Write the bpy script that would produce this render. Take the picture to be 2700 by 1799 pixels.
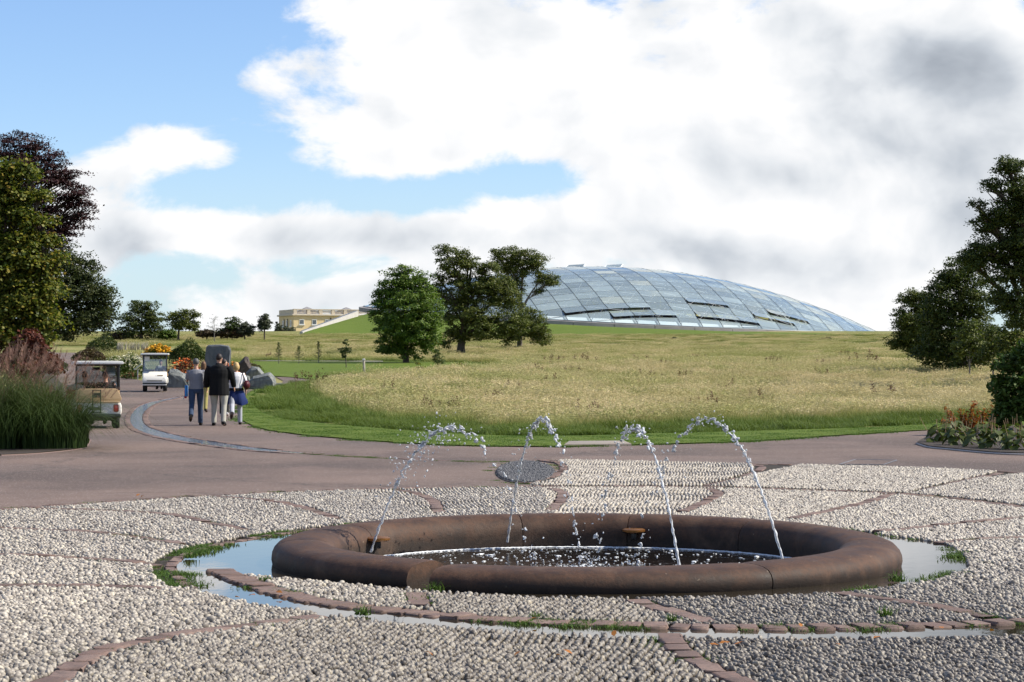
import bpy, bmesh, math, random
import numpy as np
from mathutils import Vector, Matrix, geometry
for o in list(bpy.data.objects): bpy.data.objects.remove(o)
R = math.radians
rng = np.random.default_rng(7); random.seed(7)
scene = bpy.context.scene
COL = scene.collection
# ------------------------------------------------------------------ camera (level, eye height 1.6 m, view shifted up)
FPX, HOR, CAMH = 5770.0, 967.0, 1.6
cam = bpy.data.objects.new('camera', bpy.data.cameras.new('camera')); COL.objects.link(cam)
cam.location = (0, 0, CAMH); cam.rotation_euler = (R(90), 0, 0)
cam.data.sensor_width = 36.0; cam.data.lens = 36.0*FPX/2700.0
cam.data.shift_y = (HOR-899.5)/2700.0
cam.data.clip_start = 0.1; cam.data.clip_end = 20000
scene.camera = cam
scene.view_settings.view_transform = 'Standard'; scene.view_settings.look = 'None'
scene.view_settings.gamma = 1.0; scene.view_settings.exposure = 0.60
scene.render.film_transparent = False
try:
    scene.cycles.max_bounces = 6; scene.cycles.diffuse_bounces = 2; scene.cycles.glossy_bounces = 3; scene.cycles.transmission_bounces = 5; scene.cycles.transparent_max_bounces = 12
    scene.cycles.use_adaptive_sampling = True; scene.cycles.adaptive_threshold = 0.02
    scene.cycles.caustics_reflective = False; scene.cycles.caustics_refractive = False
    scene.cycles.sample_clamp_indirect = 6.0
    scene.cycles.use_denoising = True
except Exception: pass
# ------------------------------------------------------------------ sun + sky
SUN_AZ, SUN_EL = 87.0, 42.0           # degrees clockwise from the view direction (+Y), elevation
sdir = Vector((math.sin(R(SUN_AZ))*math.cos(R(SUN_EL)), math.cos(R(SUN_AZ))*math.cos(R(SUN_EL)), math.sin(R(SUN_EL))))
sl = bpy.data.lights.new('sun', 'SUN'); sl.energy = 5.0; sl.angle = R(0.6); sl.color = (1.0, 0.93, 0.80)
so = bpy.data.objects.new('sun', sl); COL.objects.link(so); so.location = (60, 0, 90)
so.rotation_euler = sdir.to_track_quat('Z', 'Y').to_euler()

class NT:
    """tiny helper to write node graphs"""
    def __init__(s, tree): s.t = tree; s.n = tree.nodes; s.l = tree.links
    def new(s, typ, **kw):
        nd = s.n.new(typ)
        for k, v in kw.items(): setattr(nd, k, v)
        return nd
    def put(s, sock, v):
        if v is None: return
        if hasattr(v, 'is_linked') or hasattr(v, 'links'): s.l.new(v, sock)
        else:
            try: sock.default_value = v
            except Exception: sock.default_value = (*v, 1.0)
    def m(s, op, a, b=None, c=None, clamp=False):
        nd = s.n.new('ShaderNodeMath'); nd.operation = op; nd.use_clamp = clamp
        s.put(nd.inputs[0], a); s.put(nd.inputs[1], b); s.put(nd.inputs[2], c)
        return nd.outputs[0]
    def mix(s, f, a, b, typ='MIX'):
        nd = s.n.new('ShaderNodeMix'); nd.data_type = 'RGBA'; nd.blend_type = typ; nd.clamp_factor = True
        s.put(nd.inputs[0], f); s.put(nd.inputs[6], a); s.put(nd.inputs[7], b)
        return nd.outputs[2]
    def noise(s, vec, scale, detail=4, rough=0.55, dist=0.0, out=0):
        nd = s.n.new('ShaderNodeTexNoise'); nd.inputs['Scale'].default_value = scale
        nd.inputs['Detail'].default_value = detail; nd.inputs['Roughness'].default_value = rough
        nd.inputs['Distortion'].default_value = dist
        if vec is not None: s.l.new(vec, nd.inputs['Vector'])
        return nd.outputs[out]
    def ss(s, x, a, b):
        nd = s.n.new('ShaderNodeMapRange'); nd.interpolation_type = 'SMOOTHSTEP'
        s.put(nd.inputs[0], x); nd.inputs[1].default_value = a; nd.inputs[2].default_value = b
        return nd.outputs[0]
    def lin(s, x, a, b, c, d):
        nd = s.n.new('ShaderNodeMapRange'); s.put(nd.inputs[0], x)
        for i, v in enumerate((a, b, c, d)): nd.inputs[i+1].default_value = v
        return nd.outputs[0]
    def ramp(s, x, stops):
        nd = s.n.new('ShaderNodeValToRGB'); e = nd.color_ramp.elements
        while len(e) < len(stops): e.new(0.5)
        for q, (p, c) in zip(e, stops): q.position = p; q.color = (*c, 1)
        s.put(nd.inputs[0], x); return nd.outputs[0]
    def vadd(s, a, v):
        nd = s.n.new('ShaderNodeVectorMath'); nd.operation = 'ADD'; s.put(nd.inputs[0], a); s.put(nd.inputs[1], v); return nd.outputs[0]
    def vmul(s, a, v):
        nd = s.n.new('ShaderNodeVectorMath'); nd.operation = 'MULTIPLY'; s.put(nd.inputs[0], a); s.put(nd.inputs[1], v); return nd.outputs[0]

W = bpy.data.worlds.new('World'); scene.world = W; W.use_nodes = True
t = NT(W.node_tree); t.n.clear()
sky = t.new('ShaderNodeTexSky', sky_type='NISHITA'); sky.sun_disc = False
sky.sun_elevation = R(SUN_EL); sky.sun_rotation = R(SUN_AZ); sky.air_density = 1.0; sky.dust_density = 0.3; sky.ozone_density = 1.0; sky.altitude = 100
tc = t.new('ShaderNodeTexCoord'); sep = t.new('ShaderNodeSeparateXYZ'); t.l.new(tc.outputs['Generated'], sep.inputs[0])
dx, dy, dz = sep.outputs
front = t.ss(dy, 0.5, 0.85)
def blobs(lst):
    """soft masses of the cloud field: (px, py, half-width px, half-height px, amount), in the photograph's bearings"""
    tot = None
    for (px, py, hw, hh, am) in lst:
        a = t.m('MULTIPLY', t.m('SUBTRACT', dx, (px-1350)/FPX), FPX/hw)
        b = t.m('MULTIPLY', t.m('SUBTRACT', dz, (HOR-py)/FPX), FPX/hh)
        q = t.m('ADD', t.m('MULTIPLY', a, a), t.m('MULTIPLY', b, b))
        g = t.m('MULTIPLY', t.m('EXPONENT', t.m('MULTIPLY', q, -1.0)), am)
        tot = g if tot is None else t.m('ADD', tot, g)
    return t.m('MULTIPLY', tot, front)
pv = t.vmul(tc.outputs['Generated'], (1.0, 1.0, 1.75))
warp = t.noise(pv, 7.0, 3, 0.5, out=1)
wv = t.vmul(t.vadd(warp, (-0.5, -0.5, -0.5)), (0.05, 0.05, 0.05))
pw = t.vadd(pv, wv)
def field(vec): return t.noise(vec, 11.0, 11, 0.60, 0.0)
n0 = field(pw)
ps = t.vadd(t.vmul(tc.outputs['Generated'], (1.0, 1.0, 1.2)), wv); sh0 = t.noise(ps, 12.0, 5, 0.48); sh1 = t.noise(t.vadd(ps, (0.011, 0.0, 0.017)), 12.0, 5, 0.48)
cover = blobs([(150, 40, 600, 230, -0.34), (330, 260, 420, 160, -0.17), (120, 200, 300, 200, -.1), (640, 470, 330, 85, -0.17), (1080, 500, 420, 62, -0.20),
               (1440, 470, 120, 45, -0.06), (830, 712, 120, 55, -0.13), (2390, 575, 60, 40, -0.16), (1180, 690, 90, 40, -.05), (60,480,160,90,-.1),
               (500, 400, 130, 70, 0.24), (330, 440, 110, 80, 0.15), (690, 240, 110, 80, 0.20), (1100, 250, 420, 190, 0.20), (2050, 300, 700, 330, 0.24), (1000, 20, 200, 70, .12),
               (430, 620, 300, 60, 0.16), (1000, 625, 520, 48, 0.20), (2150, 620, 600, 130, 0.2), (600, 780, 500, 60, 0.10), (900, 745, 70, 60, .12), (1600, 560, 400, 60, 0.12)])
D = t.m('ADD', t.m('ADD', n0, cover), t.lin(dz, 0.02, 0.6, 0.045, -0.07))   # broken cloud, thinner overhead
alpha = t.ss(D, 0.47, 0.60)
thick = t.ss(D, 0.60, 1.0)
lit = t.m('MULTIPLY', t.m('SUBTRACT', sh0, sh1), 1.7)
shade = blobs([(2480, 200, 280, 120, -0.36), (2680, 380, 260, 130, -0.16), (2100, 470, 560, 70, -0.14), (2250, 700, 420, 55, -0.15), (1000, 640, 620, 45, -0.17), (300, 645, 220, 60, -0.16), (620, 690, 260, 40, -0.10), (1500, 610, 300, 30, -0.10),
               (1150, 415, 260, 26, -0.10), (650, 770, 300, 40, -0.10), (1750, 660, 300, 40, -0.10), (2560, 580, 160, 60, -.2), (1500,80,300,60,-.03),
               (1500, 250, 800, 190, 0.14), (2000, 590, 330, 40, 0.12), (480, 395, 150, 60, 0.12), (930, 720, 80, 50, .15), (480, 590, 120, 40, .12)])
bri = t.m('ADD', t.m('ADD', t.m('ADD', 0.77, lit), shade), t.m('MULTIPLY', thick, -0.10), clamp=True)
ccol = t.ramp(bri, [(0.0, (0.20, 0.225, 0.265)), (0.38, (0.38, 0.41, 0.45)), (0.60, (0.545, 0.565, 0.59)), (0.82, (0.68, 0.68, 0.685))])
skycol = t.mix(1.0, sky.outputs[0], (0.078, 0.090, 0.113, 1), 'MULTIPLY')
hz = t.ss(dz, 0.0, 0.11)
skycol = t.mix(t.m('MULTIPLY', t.m('SUBTRACT', 1.0, hz), 0.65), skycol, (0.41, 0.53, 0.61, 1))   # paler, hazier blue towards the horizon
final = t.mix(alpha, skycol, ccol)
bg = t.new('ShaderNodeBackground'); bg.inputs[1].default_value = 1.0; t.l.new(final, bg.inputs[0])
wo = t.new('ShaderNodeOutputWorld'); t.l.new(bg.outputs[0], wo.inputs[0])
# ------------------------------------------------------------------ helpers
_zk = np.array([(-3000,0),(0,0),(55,0),(70,.06),(88,.2),(105,.43),(130,1.0),(150,1.52),(170,1.97),(190,2.45),(240,4.0),(300,6.1),(330,7.0),(360,7.35),(420,7.3),(600,6),(2000,0),(9000,-40)], float)
_yt = np.linspace(0, 700, 1401); _zt = np.interp(_yt, _zk[:,0], _zk[:,1])
_ker = np.hanning(31); _ker /= _ker.sum()
_zs = np.convolve(np.pad(_zt, 15, mode='edge'), _ker, 'valid'); _zs[_yt < 48] = 0
def zt(Y):
    Y = np.asarray(Y, float)
    return np.where(Y < 690, np.interp(Y, _yt, _zs), np.interp(Y, _zk[:,0], _zk[:,1]))
_Yi = np.linspace(8, 330, 6000); _pi = HOR + (CAMH - zt(_Yi))*FPX/_Yi      # decreasing
def G(px, py):
    """pixel of the ground -> point on the terrain"""
    Y = float(np.interp(-py, -_pi, _Yi)); return Vector(((px-1350)*Y/FPX, Y, float(zt(Y))))
def U(px, py, Y): return Vector(((px-1350)*Y/FPX, Y, CAMH + (HOR-py)*Y/FPX))
def GL(lst): return [G(*p) for p in lst]

def material(name, build):
    m = bpy.data.materials.new(name); m.use_nodes = True
    q = NT(m.node_tree); q.n.clear()
    out = q.new('ShaderNodeOutputMaterial'); sh = build(q)
    q.l.new(sh, out.inputs[0]); return m
def princ(q, col, rough=0.6, spec=0.5, metal=0.0, bump=None, bstr=0.3, bdist=0.01, trans=0.0, ior=1.45, alpha=None):
    p = q.new('ShaderNodeBsdfPrincipled')
    q.put(p.inputs['Base Color'], col if not isinstance(col, tuple) else (*col, 1) if len(col) == 3 else col)
    q.put(p.inputs['Roughness'], rough); p.inputs['Specular IOR Level'].default_value = spec; p.inputs['Metallic'].default_value = metal
    p.inputs['Transmission Weight'].default_value = trans; p.inputs['IOR'].default_value = ior
    if bump is not None:
        b = q.new('ShaderNodeBump'); b.inputs['Strength'].default_value = bstr; b.inputs['Distance'].default_value = bdist
        q.put(b.inputs['Height'], bump); q.l.new(b.outputs[0], p.inputs['Normal'])
    return p.outputs[0]
def pos(q): return q.new('ShaderNodeNewGeometry').outputs['Position']
def simple(name, col, rough=0.5, var=0.15, scale=6.0, spec=0.5, metal=0.0, bump=0.0, bscale=40.0, local=True):
    def f(q):
        v = q.new('ShaderNodeTexCoord').outputs['Object'] if local else pos(q)
        n = q.noise(v, scale, 5, 0.6)
        c = q.mix(n, tuple(x*(1-var) for x in col)+(1,), tuple(min(1, x*(1+var)) for x in col)+(1,))
        return princ(q, c, rough, spec, metal, q.noise(v, bscale, 4) if bump else None, bump, 0.01)
    return material(name, f)
def leafmat(name, cols, transl=0.3, rough=0.55, spec=0.3):
    """cols: list of linear colours picked per leaf"""
    def f(q):
        g = q.new('ShaderNodeNewGeometry'); oi = q.new('ShaderNodeObjectInfo')
        big = q.noise(pos(q), 0.9, 3, 0.6)
        r = q.m('ADD', q.m('MULTIPLY', g.outputs['Random Per Island'], 0.65), q.m('MULTIPLY', big, 0.5))
        r = q.m('SUBTRACT', r, 0.06, clamp=True)
        c = q.ramp(r, [(i/(len(cols)-1) if len(cols) > 1 else 0, k) for i, k in enumerate(cols)])
        p = princ(q, c, rough, spec)
        tr = q.new('ShaderNodeBsdfTranslucent'); q.l.new(q.mix(1.0, c, (1.0, 1.25, 0.6, 1), 'MULTIPLY'), tr.inputs[0])
        mx = q.new('ShaderNodeMixShader'); mx.inputs[0].default_value = transl
        q.l.new(p, mx.inputs[1]); q.l.new(tr.outputs[0], mx.inputs[2]); return mx.outputs[0]
    return material(name, f)

def mesh_np(name, V, F, mat, parent=None, smooth=False, link=True):
    me = bpy.data.meshes.new(name); V = np.asarray(V, np.float32); F = np.asarray(F, np.int32)
    k = F.shape[1]
    me.vertices.add(len(V)); me.vertices.foreach_set('co', V.ravel())
    me.loops.add(F.size); me.loops.foreach_set('vertex_index', F.ravel())
    me.polygons.add(len(F)); me.polygons.foreach_set('loop_start', np.arange(0, F.size, k, dtype=np.int32))
    me.polygons.foreach_set('use_smooth', np.full(len(F), smooth, dtype=bool))
    me.update(calc_edges=True); me.validate()
    if mat: me.materials.append(mat)
    o = bpy.data.objects.new(name, me)
    if link: COL.objects.link(o)
    if parent: o.parent = parent
    return o
def tag(o, label=None, cat=None, group=None, kind=None):
    for k, v in (('label', label), ('category', cat), ('group', group), ('kind', kind)):
        if v: o[k] = v
    return o
def empty(name, loc=(0,0,0), rz=0.0, label=None, cat=None, group=None):
    o = bpy.data.objects.new(name, None); COL.objects.link(o); o.location = loc; o.rotation_euler = (0, 0, rz); o.empty_display_size = 0.2
    return tag(o, label, cat, group)

class B:
    """collects shapes into one bmesh"""
    def __init__(s): s.bm = bmesh.new()
    def box(s, c, sz, bev=0.0, seg=2, rot=None):
        r = bmesh.ops.create_cube(s.bm, size=1.0); vs = r['verts']
        bmesh.ops.scale(s.bm, verts=vs, vec=sz)
        if bev > 0:
            es = list({e for v in vs for e in v.link_edges})
            rr = bmesh.ops.bevel(s.bm, geom=es, offset=bev, segments=seg, affect='EDGES', profile=0.6)
            vs = list({v for f in rr['faces'] for v in f.verts} | {v for v in vs if v.is_valid})
        M = Matrix.Translation(Vector(c)) @ (rot.to_matrix().to_4x4() if rot is not None else Matrix())
        bmesh.ops.transform(s.bm, matrix=M, verts=vs); return s
    def prism(s, poly, lo, hi, axis='y', bev=0.0, seg=2):
        """extrude a 2D outline; axis y: poly=(x,z); x: poly=(y,z); z: poly=(x,y)"""
        def P(a, b, c): return {'y': (a, c, b), 'x': (c, a, b), 'z': (a, b, c)}[axis]
        v0 = [s.bm.verts.new(P(a, b, lo)) for a, b in poly]; v1 = [s.bm.verts.new(P(a, b, hi)) for a, b in poly]
        n = len(poly); fs = [s.bm.faces.new(v0), s.bm.faces.new(v1[::-1])]
        for i in range(n): fs.append(s.bm.faces.new((v0[i], v1[i], v1[(i+1) % n], v0[(i+1) % n])))
        bmesh.ops.recalc_face_normals(s.bm, faces=fs)
        if bev > 0:
            es = list({e for f in fs[:2] for e in f.edges})
            bmesh.ops.bevel(s.bm, geom=es, offset=bev, segments=seg, affect='EDGES', profile=0.6)
        return s
    def loft(s, pts, rad, n=10, ref=(1,0,0), cap=True):
        """tube through pts with (a,b) radii; a along ref"""
        pts = [Vector(p) for p in pts]; rings = []
        for i, p in enumerate(pts):
            d = (pts[min(i+1, len(pts)-1)] - pts[max(i-1, 0)])
            if d.length < 1e-9: d = Vector((0,0,1))
            d.normalize(); x = Vector(ref) - d*Vector(ref).dot(d)
            if x.length < 1e-3: x = d.orthogonal()
            x.normalize(); y = d.cross(x); r = rad[i] if isinstance(rad[i], (tuple, list)) else (rad[i], rad[i])
            rings.append([s.bm.verts.new(p + x*r[0]*math.cos(2*math.pi*k/n) + y*r[1]*math.sin(2*math.pi*k/n)) for k in range(n)])
        for a, b in zip(rings, rings[1:]):
            for k in range(n): s.bm.faces.new((a[k], a[(k+1) % n], b[(k+1) % n], b[k]))
        if cap:
            s.bm.faces.new(rings[0][::-1]); s.bm.faces.new(rings[-1])
        return s
    def tube(s, pts, r, n=8): return s.loft(pts, [r]*len(pts) if not isinstance(r, (list, tuple)) else r, n)
    def ell(s, c, r, sub=2, rot=None):
        q = bmesh.ops.create_icosphere(s.bm, subdivisions=sub, radius=1.0)['verts']
        M = Matrix.Translation(Vector(c)) @ (rot.to_matrix().to_4x4() if rot is not None else Matrix()) @ Matrix.Diagonal((*r, 1))
        bmesh.ops.transform(s.bm, matrix=M, verts=q); return s
    def lathe(s, prof, n=24, c=(0,0,0), axis='z', closed=False):
        rings = []
        for k in range(n):
            a = 2*math.pi*k/n; ring = []
            for r, h in prof:
                p = {'z': (r*math.cos(a), r*math.sin(a), h), 'x': (h, r*math.cos(a), r*math.sin(a)), 'y': (r*math.cos(a), h, r*math.sin(a))}[axis]
                ring.append(s.bm.verts.new(Vector(p)+Vector(c)))
            rings.append(ring)
        L = len(prof)
        for k in range(n):
            a, b = rings[k], rings[(k+1) % n]
            for i in range(L if closed else L-1): s.bm.faces.new((a[i], a[(i+1) % L], b[(i+1) % L], b[i]))
        return s
    def obj(s, name, mat, parent=None, smooth=True, angle=40):
        bmesh.ops.remove_doubles(s.bm, verts=s.bm.verts, dist=1e-5)
        bmesh.ops.recalc_face_normals(s.bm, faces=s.bm.faces)
        me = bpy.data.meshes.new(name); s.bm.to_mesh(me); s.bm.free()
        if mat: me.materials.append(mat)
        if smooth:
            me.polygons.foreach_set('use_smooth', np.ones(len(me.polygons), bool))
            try: me.set_sharp_from_angle(angle=R(angle))
            except Exception: pass
        o = bpy.data.objects.new(name, me); COL.objects.link(o)
        if parent: o.parent = parent
        return o
def clone(o, parent=None, loc=None, rot=None, scale=None):
    c = o.copy(); COL.objects.link(c)
    if parent is not None: c.parent = parent
    if loc is not None: c.location = loc
    if rot is not None: c.rotation_euler = rot
    if scale is not None: c.scale = scale
    return c
def copy_tree(o, parent=None):
    c = o.copy(); COL.objects.link(c); c.parent = parent
    for ch in o.children: copy_tree(ch, c)
    return c

def inpoly(P, poly):
    P = np.asarray(P); x, y = P[:,0], P[:,1]; poly = np.asarray([(p[0], p[1]) for p in poly]); res = np.zeros(len(P), bool)
    j = len(poly)-1
    for i in range(len(poly)):
        xi, yi = poly[i]; xj, yj = poly[j]
        if yi != yj:
            c = ((yi > y) != (yj > y)) & (x < (xj-xi)*(y-yi)/(yj-yi)+xi); res ^= c
        j = i
    return res
def dist_line(P, line):
    P = np.asarray(P)[:, :2]; d = np.full(len(P), 1e9)
    L = np.asarray([(p[0], p[1]) for p in line])
    for a, b in zip(L, L[1:]):
        ab = b-a; t_ = np.clip(((P-a) @ ab)/max(ab @ ab, 1e-12), 0, 1)
        d = np.minimum(d, np.linalg.norm(P-(a+t_[:,None]*ab), axis=1))
    return d
def smoothline(pts, step=0.25):
    """Catmull-Rom through the points (xy)"""
    P = [np.array(p[:2], float) for p in pts]; P = [2*P[0]-P[1]] + P + [2*P[-1]-P[-2]]; out = []
    for i in range(1, len(P)-2):
        n = max(2, int(np.linalg.norm(P[i+1]-P[i])/step))
        for k in range(n):
            s = k/n; a, b, c, d = P[i-1], P[i], P[i+1], P[i+2]
            out.append(0.5*((2*b)+(c-a)*s+(2*a-5*b+4*c-d)*s*s+(3*b-a-3*c+d)*s**3))
    out.append(P[-2]); return out
def sheet(name, poly, mat, dz=0.0, grid=1.0, holes=(), parent=None, kind='structure', zf=None):
    """flat piece of ground that follows the terrain"""
    zf = zf or zt
    pts = [Vector((p[0], p[1])) for p in poly]; n = len(pts); edges = [(i, (i+1) % n) for i in range(n)]
    for h in holes:
        k = len(pts); pts += [Vector((p[0], p[1])) for p in h]; edges += [(k+i, k+(i+1) % len(h)) for i in range(len(h))]
    xs = [p.x for p in pts[:n]]; ys = [p.y for p in pts[:n]]
    gx = np.arange(min(xs), max(xs), grid*1.7); gy = np.arange(min(ys), max(ys), grid)
    if len(gx)*len(gy) > 0:
        Q = np.array([(a, b) for b in gy for a in gx]); Q = Q[inpoly(Q, poly)]
        pts += [Vector((float(a), float(b))) for a, b in Q]
    vs, es, fs, *_ = geometry.delaunay_2d_cdt(pts, edges, [], 0, 1e-5)
    cen = np.array([np.mean([vs[i] for i in f], axis=0) for f in fs]); keep = inpoly(cen, poly)
    for h in holes: keep &= ~inpoly(cen, h)
    V = [(v.x, v.y, float(zf(v.y))+dz) for v in vs]; F = [f for f, k in zip(fs, keep) if k]
    me = bpy.data.meshes.new(name); me.from_pydata(V, [], F); me.materials.append(mat)
    bm = bmesh.new(); bm.from_mesh(me); bmesh.ops.recalc_face_normals(bm, faces=bm.faces)
    if sum(f.normal.z for f in bm.faces) < 0: bmesh.ops.reverse_faces(bm, faces=bm.faces)
    bm.to_mesh(me); bm.free()
    o = bpy.data.objects.new(name, me); COL.objects.link(o)
    if parent: o.parent = parent
    if kind: o['kind'] = kind
    return o

def scatter(name, P, rot, scl, idx, protos, parent=None, kind='stuff'):
    """one object: instances of the prototype meshes on points (geometry nodes)"""
    P = np.asarray(P, np.float32); n = len(P)
    me = bpy.data.meshes.new(name); me.vertices.add(n); me.vertices.foreach_set('co', P.ravel())
    a = me.attributes.new('rot', 'FLOAT_VECTOR', 'POINT'); a.data.foreach_set('vector', np.asarray(rot, np.float32).ravel())
    a = me.attributes.new('scl', 'FLOAT_VECTOR', 'POINT'); a.data.foreach_set('vector', np.asarray(scl, np.float32).ravel())
    a = me.attributes.new('idx', 'INT', 'POINT'); a.data.foreach_set('value', np.asarray(idx, np.int32))
    o = bpy.data.objects.new(name, me); COL.objects.link(o)
    pc = bpy.data.collections.new(name+'_kinds')
    for p in protos: pc.objects.link(p)
    ng = bpy.data.node_groups.new(name+'_nodes', 'GeometryNodeTree')
    ng.interface.new_socket('Geometry', in_out='INPUT', socket_type='NodeSocketGeometry')
    ng.interface.new_socket('Geometry', in_out='OUTPUT', socket_type='NodeSocketGeometry')
    gi = ng.nodes.new('NodeGroupInput'); go = ng.nodes.new('NodeGroupOutput')
    ip = ng.nodes.new('GeometryNodeInstanceOnPoints'); ci = ng.nodes.new('GeometryNodeCollectionInfo')
    ci.inputs['Collection'].default_value = pc; ci.inputs['Separate Children'].default_value = True; ci.inputs['Reset Children'].default_value = True
    def att(nm, ty):
        nd = ng.nodes.new('GeometryNodeInputNamedAttribute'); nd.data_type = ty; nd.inputs[0].default_value = nm
        return nd.outputs[0]
    e2r = ng.nodes.new('FunctionNodeEulerToRotation'); ng.links.new(att('rot', 'FLOAT_VECTOR'), e2r.inputs[0])
    L = ng.links.new
    L(gi.outputs[0], ip.inputs['Points']); L(ci.outputs[0], ip.inputs['Instance']); ip.inputs['Pick Instance'].default_value = True
    L(att('idx', 'INT'), ip.inputs['Instance Index']); L(e2r.outputs[0], ip.inputs['Rotation']); L(att('scl', 'FLOAT_VECTOR'), ip.inputs['Scale'])
    L(ip.outputs[0], go.inputs[0])
    md = o.modifiers.new('scatter', 'NODES'); md.node_group = ng
    if parent: o.parent = parent
    if kind: o['kind'] = kind
    return o
# ------------------------------------------------------------------ ground materials
def _grassground(q):
    v = pos(q); n = q.noise(v, 0.10, 5, 0.6); n2 = q.noise(v, 1.6, 6, 0.7); n3 = q.noise(v, 14, 4, 0.7)
    a = q.mix(q.ss(n, .38, .62), (.18, .19, .06, 1), (.34, .30, .13, 1))
    a = q.mix(q.m('MULTIPLY', n2, .7), a, (.085, .10, .03, 1))
    return princ(q, a, 0.9, 0.1, bump=n3, bstr=.8, bdist=.05)
M_meadow = material('meadow_ground', _grassground)
def _lawn(q):
    v = pos(q); n = q.noise(v, .35, 5, .6); n2 = q.noise(v, 5, 6, .7); n3 = q.noise(v, 45, 4, .7)
    a = q.mix(n, (.082, .128, .016, 1), (.140, .188, .026, 1)); a = q.mix(q.ss(n2, .45, .75), a, (.18, .19, .042, 1))
    a = q.mix(q.m('MULTIPLY', n3, .5), a, (.03, .07, .01, 1))
    return princ(q, a, .85, .15, bump=n3, bstr=.9, bdist=.03)
M_lawn = material('mown_grass', _lawn)
def _path(q):
    v = pos(q); vo = q.new('ShaderNodeTexVoronoi'); vo.inputs['Scale'].default_value = 55; q.l.new(v, vo.inputs['Vector'])
    st = q.noise(q.vmul(v, (.5, .22, .2)), 1.1, 6, .65, .8); big = q.noise(v, .22, 6, .62, .5); fine = q.noise(v, 22, 5, .8)
    a = q.mix(q.ss(big, .32, .68), (.088, .065, .055, 1), (.168, .120, .098, 1))
    a = q.mix(q.m('MULTIPLY', q.ss(st, .5, .75), .55), a, (.20, .14, .118, 1))
    a = q.mix(q.m('MULTIPLY', q.ss(fine, .5, .72), .5), a, (.085, .07, .065, 1))
    vc = q.new('ShaderNodeTexVoronoi'); vc.feature = 'DISTANCE_TO_EDGE'; vc.inputs['Scale'].default_value = .16; q.l.new(q.vadd(v, q.vmul(q.noise(v, .9, 5, .6, out=1), (1.6, 1.6, 0))), vc.inputs['Vector'])
    a = q.mix(q.m('MULTIPLY', q.m('SUBTRACT', 1.0, q.ss(vc.outputs['Distance'], .0, .012)), .6), a, (.06, .048, .042, 1))
    pt = q.noise(v, .08, 3, .5); a = q.mix(q.m('MULTIPLY', q.ss(pt, .5, .6), .35), a, (.10, .082, .074, 1))
    sepc = q.new('ShaderNodeSeparateColor'); q.l.new(vo.outputs['Color'], sepc.inputs[0])
    fl = q.m('MULTIPLY', q.m('GREATER_THAN', sepc.outputs[0], .90), q.m('LESS_THAN', vo.outputs['Distance'], .45))
    a = q.mix(q.m('MULTIPLY', fl, .75), a, (.46, .40, .36, 1))
    return princ(q, a, .82, .3, bump=fine, bstr=.5, bdist=.008)
M_path = material('path_asphalt', _path)
def _bed(q):
    v = pos(q); n = q.noise(v, 9, 6, .7); g = q.noise(v, 1.3, 4, .6)
    a = q.mix(n, (.022, .018, .014, 1), (.06, .052, .042, 1)); a = q.mix(q.m('MULTIPLY', q.ss(g, .55, .75), .6), a, (.05, .07, .02, 1))
    return princ(q, a, .9, .2, bump=n, bstr=.6, bdist=.01)
M_bed = material('mortar_bed', _bed)
def _peb(q):
    oi = q.new('ShaderNodeObjectInfo'); v = pos(q); r = oi.outputs['Random']
    a = q.ramp(r, [(0, (.11, .093, .075)), (.2, (.24, .208, .174)), (.6, (.38, .338, .285)), (.88, (.49, .443, .372)), (1, (.57, .50, .38))])
    n = q.noise(v, 60, 4, .7); a = q.mix(q.m('MULTIPLY', q.ss(n, .45, .8), .55), a, (.20, .18, .16, 1))
    # stones toned down towards the foreground, paler further back
    d = q.new('ShaderNodeVectorMath'); d.operation = 'DISTANCE'; q.l.new(q.vmul(v, (1, .8, 0)), d.inputs[0]); d.inputs[1].default_value = (1.4, 9.2, 0)
    fore_dark = q.m('MULTIPLY', q.m('SUBTRACT', 1.0, q.ss(q.m('ADD', d.outputs['Value'], q.m('MULTIPLY', q.noise(v, .6, 3), 2.4)), 2.8, 7.6)), .9)
    a = q.mix(fore_dark, a, q.mix(1.0, a, (.46, .45, .44, 1), 'MULTIPLY'))
    return princ(q, a, .5, .45, bump=n, bstr=.25, bdist=.004)
M_peb = material('pebble_limestone', _peb)
def _sett(q):
    oi = q.new('ShaderNodeObjectInfo'); v = pos(q); n = q.noise(v, 22, 6, .75); n2 = q.noise(v, 120, 3, .6)
    a = q.ramp(oi.outputs['Random'], [(0, (.115, .07, .055)), (.5, (.165, .10, .08)), (1, (.215, .145, .118))])
    a = q.mix(q.ss(n, .35, .75), a, (.075, .055, .045, 1)); a = q.mix(q.m('MULTIPLY', n2, .3), a, (.28, .22, .2, 1))
    return princ(q, a, .75, .3, bump=n, bstr=.7, bdist=.01)
M_sett = material('sett_stone', _sett)
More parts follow.
